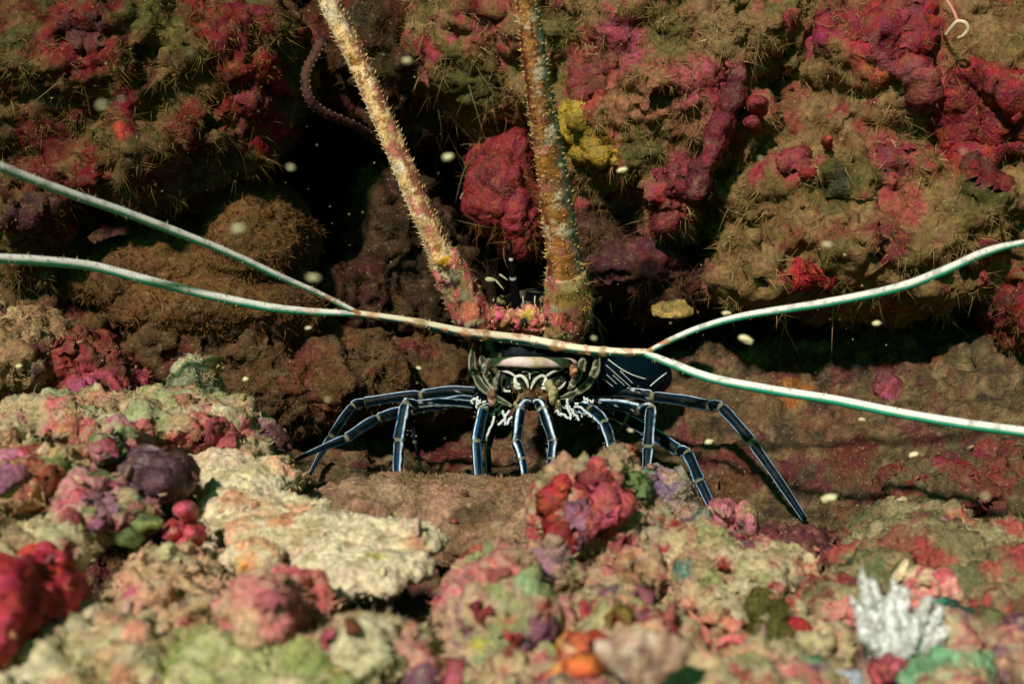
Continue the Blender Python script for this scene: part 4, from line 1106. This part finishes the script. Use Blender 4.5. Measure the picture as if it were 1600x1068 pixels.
for s in range(160):
    k = random.randrange(len(V))
    Vs, Fs = spine(V[k], (random.uniform(-.5, .5), -.5, random.uniform(.2, 1)), random.uniform(.001, .003), .0004); B.add(Vs, Fs, [CREAM * .7, c(150, 110, 50), PINK * .6][s % 3])
plate = lpart('antennular_plate', B, M_CRUSTY)


def peduncle(path, rads, seed):
    pts = spline([P(*q) for q in path], 8)
    rr = np.interp(np.linspace(0, 1, len(pts)), np.linspace(0, 1, len(rads)), [r * K * .59 for r in rads])
    V, F, an, tt = tube(pts, rr, 40)
    Ff = F[0]
    N = normals(V, Ff)
    V = (V + N * (.0016 * fbm(V, 140, 3, .5, seed) + .0008 * billow(V, 300, 2, seed))[:, None]).astype(np.float32)
    C = paint(V, PINK * .7, [(c(180, 96, 76), 90, .02, .1), (c(222, 130, 124), 120, .1, .08), (c(150, 124, 76), 110, .12, .06), (c(50, 28, 18), 150, .24, .05), (c(190, 170, 130), 260, .24, .05)], seed)
    return V, F, C, N, pts, tt


def add_spines(B, V, N, count, L, r, cl, fwd, seed):
    rs = random.Random(seed)
    for s in range(count):
        k = rs.randrange(40, len(V) - 60)
        d = N[k] + np.array(fwd) * .8
        l = L * rs.uniform(.5, 1.4)
        Vs, Fs = spine(V[k] - N[k] * .0003, d, l, r * rs.uniform(.7, 1.2)); B.add(Vs, Fs, np.array(cl) * rs.uniform(.6, 1.2))


def feeler(path, rads, seed, top, dark, n=26):
    """the thick spiny whip: rows of small forward spines, overgrown"""
    pts = spline([P(*q) for q in path], 60)
    d = np.array(pts)[:, 1]
    rr = np.interp(np.linspace(0, 1, len(pts)), np.linspace(0, 1, len(rads)), rads) * K * d
    V, F, an, tt = tube(pts, rr, n)
    N = normals(V, F[0])
    V = (V + N * (.0006 * fbm(V, 260, 3, .6, seed))[:, None]).astype(np.float32)
    C = paint(V, top, [(top * .75, 70, .1, .1), (c(222, 196, 160), 90, .1, .08), (c(186, 110, 90), 120, .18, .08), (c(150, 96, 50), 150, .28, .06)], seed, .3)
    for a0, wd, cl, *full in dark:
        mk = (1 - smooth(wd * .7, wd * 1.2, adiff(an, a0) + 30 * fbm(V, 150, 3, .6, seed + a0))) * (.8 if full else smooth(-.25, .05, fbm(V, 110, 2, .5, seed + a0 * .1)))
        C = C * (1 - mk[:, None]) + cl[None, :] * mk[:, None]
    B = Bag(); B.add(V, F, C)
    rs = random.Random(seed)
    T = np.gradient(pts, axis=0); T /= np.linalg.norm(T, axis=1)[:, None]
    for q in range(3, len(pts) - 1, 4):
        for a0 in range(8):
            if rs.random() < .25: continue
            k = q * n + int((a0 + rs.random() * .6) * n / 8) % n
            Vs, Fs = spine(V[k], N[k] * .8 + T[q] * rs.uniform(.3, 1.1), rs.uniform(.0008, .0024), .0003, 4)
            B.add(Vs, Fs, np.array(c(216, 176, 110)) * rs.uniform(.5, 1.2))
    return B, V, F, pts, C


def fuzz(parent, V, F, n, L, cols, seed, thr=-.1):
    f_ = turf(parent, V, F, n, L, .0003, cols, freq=110, thr=thr, clump=4, seed=seed, name='algal_fuzz', bend=.9, grav=.2)
    if f_ is not None: f_.location = -Vector(LOB_O)


ant = bpy.data.objects.new('antenna', None); COL.objects.link(ant); ant.parent = lob
V, F, C, N, pts, tt = peduncle([(748, 512, .606), (735, 488, .600), (716, 448, .594), (700, 416, .590), (690, 398, .588)], [27, 30, 29, 26, 22], 3)
for px, py, r, cl in [(718, 432, 9, c(120, 116, 90)), (734, 464, 10, c(140, 130, 96)), (725, 483, 9, c(40, 22, 14)), (742, 485, 16, c(232, 130, 104)), (694, 405, 12, c(190, 140, 20))]:
    mk = patch_mask(V, px, py, r, .3, .2, px * .1)[:, None]; C = C * (1 - mk) + cl[None, :] * mk
B = Bag(); B.add(V, F, C); add_spines(B, V, N, 110, .0018, .00035, CREAM * .6, (-.2, -.2, .6), 4)
o = lpart('peduncle', B, M_CRUSTY, ant); fuzz(o, V, F[0], 400, .0010, [TAN, PINK * .6, OLIVE], 3, .05)
B, V, F, pts, C = feeler([(694, 408, .588), (664, 340, .584), (615, 225, .578), (570, 120, .572), (520, 15, .566), (475, -85, .560)], [19, 18, 17, 16.5, 16.5, 16], 21, c(222, 180, 120),
                         [(60, 26, c(126, 76, 66)), (22, 9, c(140, 84, 66)), (-85, 22, c(226, 214, 196))])  # brown dashes are pattern; the whitish left edge paints the lit side
o = lpart('whip', B, M_CRUSTY, ant); fuzz(o, V, F[0], 800, .0008, [c(200, 160, 100), TAN], 7, .0)
ant2 = bpy.data.objects.new('antenna', None); COL.objects.link(ant2); ant2.parent = lob
V, F, C, N, pts, tt = peduncle([(878, 520, .604), (886, 494, .596), (888, 455, .586), (884, 420, .578)], [34, 38, 36, 30], 5)
for px, py, r, cl in [(885, 503, 9, c(30, 30, 16)), (866, 506, 14, c(226, 110, 96)), (880, 470, 30, c(150, 116, 60)), (900, 440, 20, c(170, 150, 100)), (862, 490, 7, c(150, 150, 120))]:
    mk = patch_mask(V, px, py, r, .5, .2, px * .1)[:, None]; C = C * (1 - mk) + cl[None, :] * mk
B = Bag(); B.add(V, F, C); add_spines(B, V, N, 120, .0018, .00035, CREAM * .6, (.2, -.2, .5), 8)
o = lpart('peduncle', B, M_CRUSTY, ant2); fuzz(o, V, F[0], 700, .0010, [TAN, c(190, 150, 80), OLIVE], 5, .0)
B, V, F, pts, C = feeler([(885, 432, .580), (872, 330, .560), (852, 200, .535), (835, 90, .515), (822, -10, .50), (812, -110, .485)], [28, 25.5, 22.5, 19.5, 17, 15], 33, c(170, 110, 50),
                         [(-30, 16, c(190, 130, 70)), (-75, 30, c(120, 56, 34)), (74, 46, c(84, 124, 108), 1)])  # teal right side: green water light on the shaded flank, painted in
o = lpart('whip', B, M_CRUSTY, ant2); fuzz(o, V, F[0], 1500, .0008, [c(190, 140, 60), TAN, c(160, 110, 50), c(200, 170, 110)], 9, -.05)

# dark brow horns, eyes
for path, bands in [([(808, 482, .612), (803, 445, .606), (799, 410, .600), (798, 376, .597)], True), ([(856, 478, .612), (868, 440, .610), (876, 405, .607)], False)]:
    pts = spline([P(*q) for q in path], 12)
    V, F, an, tt = tube(pts, np.linspace(.0024, .0004, len(pts)), 16)
    C = np.tile(c(10, 12, 12), (len(V), 1))
    for b in (.45, .72):
        mk = 1 - smooth(.012, .022, np.abs(tt - b)); C = C * (1 - mk[:, None]) + WHITE * .8 * mk[:, None]
    B = Bag(); B.add(V, F, C); lpart('brow_horn', B, M_SHELL)
for x in (782, 852):
    V, F = fuse([E(x, 470, .612, 11, 10, .0035), E(x + (6 if x < 800 else -6), 478, .614, 9, 10, .004)], .0006)
    B = Bag(); B.add(V, F, paint(V, c(12, 12, 12), [(c(120, 104, 66), 300, .12, .06)], x)); lpart('eye', B, M_SHELL)
B = Bag()  # pale spines, some standing in for highlights on the dark shell
for (x0, y0, x1, y1, r) in [(758, 436, 776, 438, 4.5), (774, 437, 788, 453, 1.6), (780, 428, 794, 438, 1.8), (817, 462, 818, 476, 1.3), (836, 462, 835, 476, 1.3), (800, 446, 808, 456, 1.8), (770, 470, 778, 462, 1.5)]:
    A, Bq = P(x0, y0, .604), P(x1, y1, .600)
    hA = hit(Vb, (x0 + x1) / 2, (y0 + y1) / 2)[1] - .001
    A, Bq = P(x0, y0, hA - .001), P(x1, y1, hA)
    V, F, _, _ = tube([A.lerp(Bq, s / 5) for s in range(6)], np.array([.4, 1, 1, .9, .7, .2]) * r * K * .6, 8); B = Bag(); B.add(V, F, c(222, 214, 170) * random.uniform(.5, .9)); lpart('spine_highlight', B, M_SHELL)

# mouth region
B = Bag()
pts = spline([P(764, 574, .604), P(772, 566, .598), (P(800, 565, .593)), P(832, 566, .591), P(864, 566, .593), P(892, 567, .598), P(900, 574, .604)], 10)
V, F, an, tt = tube(pts, np.interp(np.linspace(0, 1, len(pts)), [0, .1, .5, .9, 1], [.0010, .0019, .0024, .0019, .0010]), 16, .8)
C = paint(V, c(214, 186, 176), [(c(190, 170, 130), 120, .1, .1)], 2); B.add(V, F, C); lpart('mouth_bar', B, M_SHELL)
B = Bag()
V, F = fuse([E(832, 594, .606, 62, 24, .010), E(808, 602, .602, 26, 22, .010), E(856, 602, .602, 26, 22, .010), E(832, 622, .602, 34, 18, .010)], .0008)
V = rough_up(V, F, [('f', 120, .002), ('f', 320, .0016), ('h', 300, .0012)], 2)
C = paint(V, c(14, 24, 22), [(c(50, 56, 48), 150, .15, .08), (c(120, 110, 84), 200, .33, .05)], 2)
for px, py, r, cl in [(832, 628, 22, c(96, 70, 42)), (808, 618, 9, c(130, 104, 70)), (858, 618, 9, c(140, 116, 80)), (832, 618, 14, c(60, 40, 22))]:
    mk = patch_mask(V, px, py, r, .4, .2, px)[:, None]; C = C * (1 - mk) + cl[None, :] * mk
B.add(V, F, C)
for s in range(420):                      # short pale bristles round the mouth
    k = random.randrange(len(V))
    if V[k][1] > .598: continue
    Vs, Fs = spine(V[k], (random.uniform(-.6, .6), -.5, random.uniform(-1, .1)), random.uniform(.0010, .0024), .00016, 3); B.add(Vs, Fs, c(190, 168, 120) * random.uniform(.3, .9))
mouth = lpart('mouthparts', B, M_SHELL)
MV = V
B = Bag()
for lst, r in [([(826, 606), (822, 594), (814, 587), (804, 589)], 3.0), ([(804, 589), (806, 598), (812, 602)], 3.6), ([(829, 608), (836, 594), (846, 587), (853, 589)], 3.0), ([(853, 588), (852, 598), (848, 602)], 3.6),
               ([(783, 579), (796, 582), (804, 587)], 2.4), ([(877, 578), (864, 581), (854, 587)], 2.4), ([(816, 581), (822, 580), (827, 583), (828, 592)], 1.5), ([(842, 581), (834, 581), (829, 584)], 1.5),
               ([(782, 600), (788, 610), (798, 611)], 2.4), ([(884, 596), (878, 604), (868, 610)], 2.0), ([(803, 600), (808, 606), (814, 606)], 3.0), ([(858, 600), (852, 606), (846, 606)], 3.0)]:
    pp = [P(x, y, hit(MV, x, y)[1] - .0006) for x, y in lst]
    pp = spline(pp, 6)
    V, F, _, _ = tube(pp, r * K * .6 * np.interp(np.linspace(0, 1, len(pp)), [0, .3, 1], [.4, 1, .8]), 8); B = Bag(); B.add(V, F, c(214, 208, 190) * random.uniform(.7, 1)); lpart('pale_ridge', B, M_SHELL, mouth)
OLV = c(56, 58, 42)
for sgn, lst in [(1, [(738, 545, .614), (738, 575, .606), (752, 602, .598), (776, 622, .590), (800, 634, .586)]), (1, [(752, 556, .606), (758, 580, .600), (768, 600, .594), (778, 612, .590)]),
                 (-1, [(934, 552, .614), (930, 580, .606), (914, 604, .598), (890, 618, .592), (872, 622, .590)]), (-1, [(912, 560, .604), (906, 580, .600), (896, 598, .596), (888, 608, .592)])]:
    pts = spline([P(*q) for q in lst], 10)
    V, F, an, tt = tube(pts, np.interp(np.linspace(0, 1, len(pts)), [0, .1, .3, .36, .44, .6, .66, .74, 1], [.0009, .0018, .0021, .0015, .0020, .0019, .0013, .0018, .0006]), 24, .6)
    V = (V + normals(V, F[0]) * (.0005 * fbm(V, 260, 3, .6, 3))[:, None]).astype(np.float32)
    C = paint(V, OLV * .8, [(c(64, 62, 46), 90, .2, .1), (c(150, 140, 110), 300, .3, .06)], lst[0][0])
    mk = np.maximum(smooth(.9, .98, np.cos(np.radians(an - 55))), smooth(.94, .99, np.cos(np.radians(an + 40)))) * .6; C = C * (1 - mk[:, None]) + c(160, 160, 130) * mk[:, None]
    B = Bag(); B.add(V, F, C); lpart('maxilliped', B, M_SHELL)
for x, y, rx_, ry_, cl in [(768, 618, 9, 12, c(206, 160, 130)), (896, 580, 10, 14, c(190, 130, 100)), (864, 614, 14, 14, c(190, 176, 120)), (758, 574, 8, 7, c(220, 200, 180)), (775, 596, 7, 12, c(150, 140, 120)), (872, 632, 8, 10, c(190, 170, 130)), (806, 634, 6, 9, c(180, 150, 100)), (850, 634, 6, 9, c(180, 150, 100))]:
    V, F = fuse([E(x, y, .588, rx_ * .7, ry_ * .9, .003), E(x + (4 if x < 832 else -4), y - 9, .592, rx_ * .55, ry_ * .9, .004, 20 if x < 832 else -20), E(x, y + 8, .588, rx_ * .4, ry_ * .7, .0025)], .0005)
    V = rough_up(V, F, [('f', 200, .0014), ('f', 500, .0006)], x)
    B = Bag(); B.add(V, F, paint(V, cl * .6, [(cl * .25, 200, .05, .1), (cl, 260, .25, .06)], x)); lpart('palp', B, M_SHELL)
# hip joints: dark knuckles with squiggly white edging
for sgn in (-1, 1):
    for k, (x, y) in enumerate([(752, 622), (764, 634), (782, 634)] if sgn < 0 else [(915, 628), (900, 634), (884, 636)]):
        V, F = fuse([E(x, y, .604, 17, 14, .009), E(x - sgn * 6, y - 6, .61, 16, 14, .01)], .0008)
        V = rough_up(V, F, [('f', 160, .0016)], x)
        B = Bag(); B.add(V, F, paint(V, NAVY, [(c(60, 64, 50), 160, .22, .06)], x)); hp = lpart('hip', B, M_SHELL)
        B = Bag(); rs = random.Random(x)
        for q in range(7):
            x0, y0 = x + rs.uniform(-14, 14), y + rs.uniform(-8, 12)
            pp = [P(x0 + s * rs.uniform(.5, 2.2) * sgn, y0 + s * rs.uniform(-.5, 2.5), max(.575, hit(V, x0, y0)[1] - .0006)) for s in range(5)]
            Vt, Ft, _, _ = tube(spline(pp, 3), np.full(13, .00042), 6); B.add(Vt, Ft, WHITE * .8)
        lpart('pale_squiggle', B, M_SHELL, hp)
B = Bag(); rs = random.Random(4)
for x0, y0, x1, y1 in [(797, 642, 779, 665), (786, 640, 790, 664), (772, 650, 758, 690), (800, 650, 792, 662), (886, 622, 892, 656), (892, 640, 906, 656), (875, 646, 890, 652), (906, 636, 926, 652), (926, 652, 940, 668), (868, 640, 876, 648)]:
    pp = [P(x0 + (x1 - x0) * s / 6 + rs.uniform(-1.5, 1.5), y0 + (y1 - y0) * s / 6 + rs.uniform(-1.5, 1.5), .585) for s in range(7)]
    B = Bag(); Vt, Ft, _, _ = tube(spline(pp, 3), np.full(19, .0006), 6); B.add(Vt, Ft, WHITE * .75)
    for s in range(1, 6, 2):
        Vs, Fs = spine(pp[s], (rs.uniform(-1, 1), -.3, -.6), .0016, .0003); B.add(Vs, Fs, WHITE * .7)
    lpart('gill_edge', B, M_SHELL)


# antennules: two stems, each with two long pale flagella
def antennule(stem, flags, seed):
    root = bpy.data.objects.new('antennule', None); COL.objects.link(root); root.parent = lob
    pts = spline([P(*q[:3]) for q in stem], 14)
    rr = np.interp(np.linspace(0, 1, len(pts)), np.linspace(0, 1, len(stem)), [q[3] * K * q[2] for q in stem])
    tj = np.linspace(0, 1, len(pts))
    for b in (.36, .70): rr = rr * (1 + .22 * np.exp(-((tj - b) / .02) ** 2))
    V, F, an, tt = tube(pts, rr, 24)
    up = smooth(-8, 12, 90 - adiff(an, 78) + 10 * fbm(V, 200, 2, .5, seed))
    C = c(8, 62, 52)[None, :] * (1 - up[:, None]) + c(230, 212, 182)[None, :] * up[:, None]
    sp = smooth(.18, .3, fbm(V, 260, 3, .6, seed)); C = C * (1 - .7 * sp[:, None]) + c(190, 110, 60)[None, :] * .7 * sp[:, None]
    for b in (.36, .70):
        mk = 1 - smooth(.012, .03, np.abs(tt - b)); C = C * (1 - .8 * mk[:, None]) + c(150, 110, 60)[None, :] * .8 * mk[:, None]
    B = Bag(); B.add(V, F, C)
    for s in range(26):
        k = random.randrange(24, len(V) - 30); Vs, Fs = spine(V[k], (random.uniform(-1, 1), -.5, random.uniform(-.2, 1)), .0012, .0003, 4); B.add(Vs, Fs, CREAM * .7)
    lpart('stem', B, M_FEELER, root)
    for f in flags:
        pts = spline([P(*q[:3]) for q in f], 70)
        rr = .87 * np.interp(np.linspace(0, 1, len(pts)), np.linspace(0, 1, len(f)), [q[3] * K * q[2] for q in f])
        rr = rr * (1 + .012 * np.sin(np.arange(len(pts)) * 1.57) + .06 * fbm(pts.astype(np.float32), 120, 3, .6, seed))
        V, F, an, tt = tube(pts, rr, 20)
        lo = smooth(-14, 14, adiff(an, 90) - 100 + 14 * fbm(V, 60, 3, .6, seed))            # pale skin, with green water light painted along the lower side
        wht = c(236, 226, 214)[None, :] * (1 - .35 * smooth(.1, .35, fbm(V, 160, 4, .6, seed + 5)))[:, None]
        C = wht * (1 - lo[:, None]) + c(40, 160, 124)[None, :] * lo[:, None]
        nb = (1 - smooth(.05, .22, tt)) * smooth(.0, .3, fbm(V, 240, 3, .6, seed + 2)); C = C * (1 - nb[:, None]) + c(196, 120, 70)[None, :] * nb[:, None]
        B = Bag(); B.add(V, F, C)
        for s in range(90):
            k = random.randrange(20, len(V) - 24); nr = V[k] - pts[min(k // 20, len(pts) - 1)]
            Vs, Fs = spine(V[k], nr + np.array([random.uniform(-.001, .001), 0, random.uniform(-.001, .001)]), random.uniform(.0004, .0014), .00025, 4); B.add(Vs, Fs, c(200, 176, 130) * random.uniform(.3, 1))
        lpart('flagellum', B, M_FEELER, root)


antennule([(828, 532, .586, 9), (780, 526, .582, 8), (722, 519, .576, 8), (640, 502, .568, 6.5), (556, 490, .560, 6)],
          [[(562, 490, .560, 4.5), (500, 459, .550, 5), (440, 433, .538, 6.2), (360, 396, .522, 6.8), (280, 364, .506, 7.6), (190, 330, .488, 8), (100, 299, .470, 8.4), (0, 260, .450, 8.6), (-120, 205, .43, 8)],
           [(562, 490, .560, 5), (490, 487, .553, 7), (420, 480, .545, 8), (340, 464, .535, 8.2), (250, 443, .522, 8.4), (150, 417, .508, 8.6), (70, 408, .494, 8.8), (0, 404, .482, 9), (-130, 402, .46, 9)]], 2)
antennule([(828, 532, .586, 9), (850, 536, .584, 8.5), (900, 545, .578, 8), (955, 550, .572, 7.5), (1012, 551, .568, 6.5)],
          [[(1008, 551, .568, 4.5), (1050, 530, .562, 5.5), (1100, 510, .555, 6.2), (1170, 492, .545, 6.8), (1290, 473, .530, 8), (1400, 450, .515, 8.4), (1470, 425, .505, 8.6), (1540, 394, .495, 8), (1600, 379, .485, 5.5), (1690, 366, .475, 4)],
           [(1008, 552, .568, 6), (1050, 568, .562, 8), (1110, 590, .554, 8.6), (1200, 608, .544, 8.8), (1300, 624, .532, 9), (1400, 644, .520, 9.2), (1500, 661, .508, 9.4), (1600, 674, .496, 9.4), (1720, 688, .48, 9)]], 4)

# long hairs by the head
pts = [P(910 + s * 15, 533 + s * 3.0 + math.sin(s) * 1.2, .60) for s in range(7)]

# ------------------------------------------------------------------ other small animals
root = bpy.data.objects.new('brittle_star_arm', None); COL.objects.link(root); root.location = P(500, 140, .68)
tag(root, 'beaded brown brittle star arm curling out at the rim of the left rock', 'brittle star')
pts = spline([P(505, 62, .60), P(490, 90, .598), P(478, 118, .597), P(482, 150, .598), P(500, 172, .603), P(530, 186, .612), P(562, 200, .624), P(590, 222, .64)], 10)
rr = np.linspace(.0023, .0016, len(pts)) * (1 + .12 * np.sin(np.arange(len(pts)) * 2.1))
V, F, an, tt = tube(pts, rr, 16)
B = Bag(); B.add(V, F, paint(V, cw(84, 52, 40), [(cw(50, 30, 24), 120, .1, .1)], 3)); B.link('arm', M_CRUSTY, root, root.location)
B = Bag(); V0, F0 = sphere(2)
for q in range(2, len(pts) - 1, 3):
    for a0 in (75, -75):
        k = q * 16 + int((a0 % 360) / 360 * 16)
        B.add(V0 * .0007 * random.uniform(.7, 1.2) + V[k], F0, cw(120, 92, 68) * random.uniform(.5, 1.0))
B.link('bead', M_CRUSTY, root, root.location)['kind'] = 'stuff'
pts = spline([P(1478, 55, .598), P(1488, 42, .594), P(1496, 34, .592), P(1508, 36, .591), P(1512, 46, .592), P(1505, 56, .594), P(1498, 60, .597)], 8)
V, F, an, tt = tube(pts, np.full(len(pts), .0009), 10)
B = Bag(); B.add(V, F, c(220, 190, 150)); V, F, an, tt = tube(spline([P(1496, 34, .592), P(1490, 18, .594), P(1480, 2, .597), P(1470, -12, .60)], 8), np.full(25, .0007), 10); B.add(V, F, c(200, 130, 110))
tag(B.link('worm_tube', M_FEELER), 'thin white curling worm tube on the magenta crust at upper right', 'worm')

# ------------------------------------------------------------------ drifting particles
SP = [(160, 165, .50, 9, 'pale speck, left of a close pair drifting before the left rock'), (190, 155, .50, 8, 'pale speck, right of a close pair drifting before the left rock'),
      (455, 262, .50, 11, 'cream speck in the dark gap under the left rock'), (373, 358, .52, 9, 'cream speck hanging before the brown boulder'),
      (490, 434, .53, 11, 'large pale speck above the left antennule fork'), (482, 512, .53, 9, 'pale speck just below the left antennule'),
      (655, 575, .55, 9, 'cream speck left of the lobster mouth'), (512, 624, .55, 8, 'pale speck above the bent left legs'), (384, 592, .55, 8, 'pale speck above the beige ledge'),
      (636, 95, .55, 7, 'faint pale speck right of the left spiny feeler'), (700, 246, .56, 7, 'pale speck in the dark gap between the spiny feelers'), (876, 258, .48, 8, 'cream speck against the right spiny feeler'),
      (972, 266, .52, 9, 'cream speck in front of the yellow patch'), (1189, 248, .52, 9, 'white speck beside the magenta lump of the centre rock'), (1166, 530, .52, 13, 'bright cream speck below the right antennule'),
      (1135, 489, .54, 8, 'small pale speck just above the right antennule'), (1370, 505, .54, 9, 'pale speck in the black gap below the right rock'), (1292, 382, .56, 8, 'pale speck above the scarlet patch'),
      (1505, 237, .54, 9, 'white speck at the lower left of the crimson sponge'), (1347, 655, .54, 9, 'cream speck just below the lower right antennule'), (1108, 690, .55, 9, 'pale speck between the two outer right legs'),
      (1427, 710, .55, 8, 'greenish white speck in front of the right slope'), (1295, 778, .50, 12, 'greenish white speck above the plum coloured rock'), (1540, 775, .50, 9, 'white speck at far right above the bank'),
      (1320, 398, .56, 5, 'tiny pale speck beside the larger one above the scarlet patch'), (985, 672, .555, 9, 'cream speck beside the leg over the red crowned knob'), (30, 572, .52, 8, 'pale speck in front of the beige hummock'),
      (928, 528, .57, 7, 'cream speck at the base of the right antennule'), (770, 614, .56, 0, '')]
V0, F0 = sphere(3)
rs_ = np.random.RandomState(21)
for k, (x, y, d, r, lb) in enumerate(SP):
    if not r: continue
    d *= rs_.uniform(.5, .95)
    rr = r * .48 * K * d * math.exp(rs_.normal(0, .3))
    V = V0 * np.array([rr * rs_.uniform(1.1, 1.9), rr, rr * .8])
    V = V * (1 + .5 * fbm(V0 + k * 3, 1.3, 3))[:, None]
    a0 = rng.uniform(-.3, .5); V = V @ np.array([[math.cos(a0), 0, -math.sin(a0)], [0, 1, 0], [math.sin(a0), 0, math.cos(a0)]])
    o = link('drifting_particle', mesh('drifting_particle', V.astype(np.float32), F0, np.tile(c(222, 206, 160), (len(V), 1)) * (1 + .5 * fbm(V0 + k, 2.2, 2)[:, None])), M_SPECK)
    o.location = P(x, y, d)
    tag(o, lb, 'particle', 'particles drifting in the water')
B = Bag(); V1, F1 = sphere(1); rs = random.Random(3)
for k in range(260):
    x, y, d = rs.uniform(-50, 1650), rs.uniform(0, 800), rs.uniform(.45, .60)
    if 740 < x < 900 and 400 < y < 650: continue
    B.add(V1 * rs.uniform(.00012, .00040) + np.array(P(x, y, d)), F1, c(200, 180, 130) * rs.uniform(.3, .9))
B.link('suspended_dust', M_SPECK)['kind'] = 'stuff'
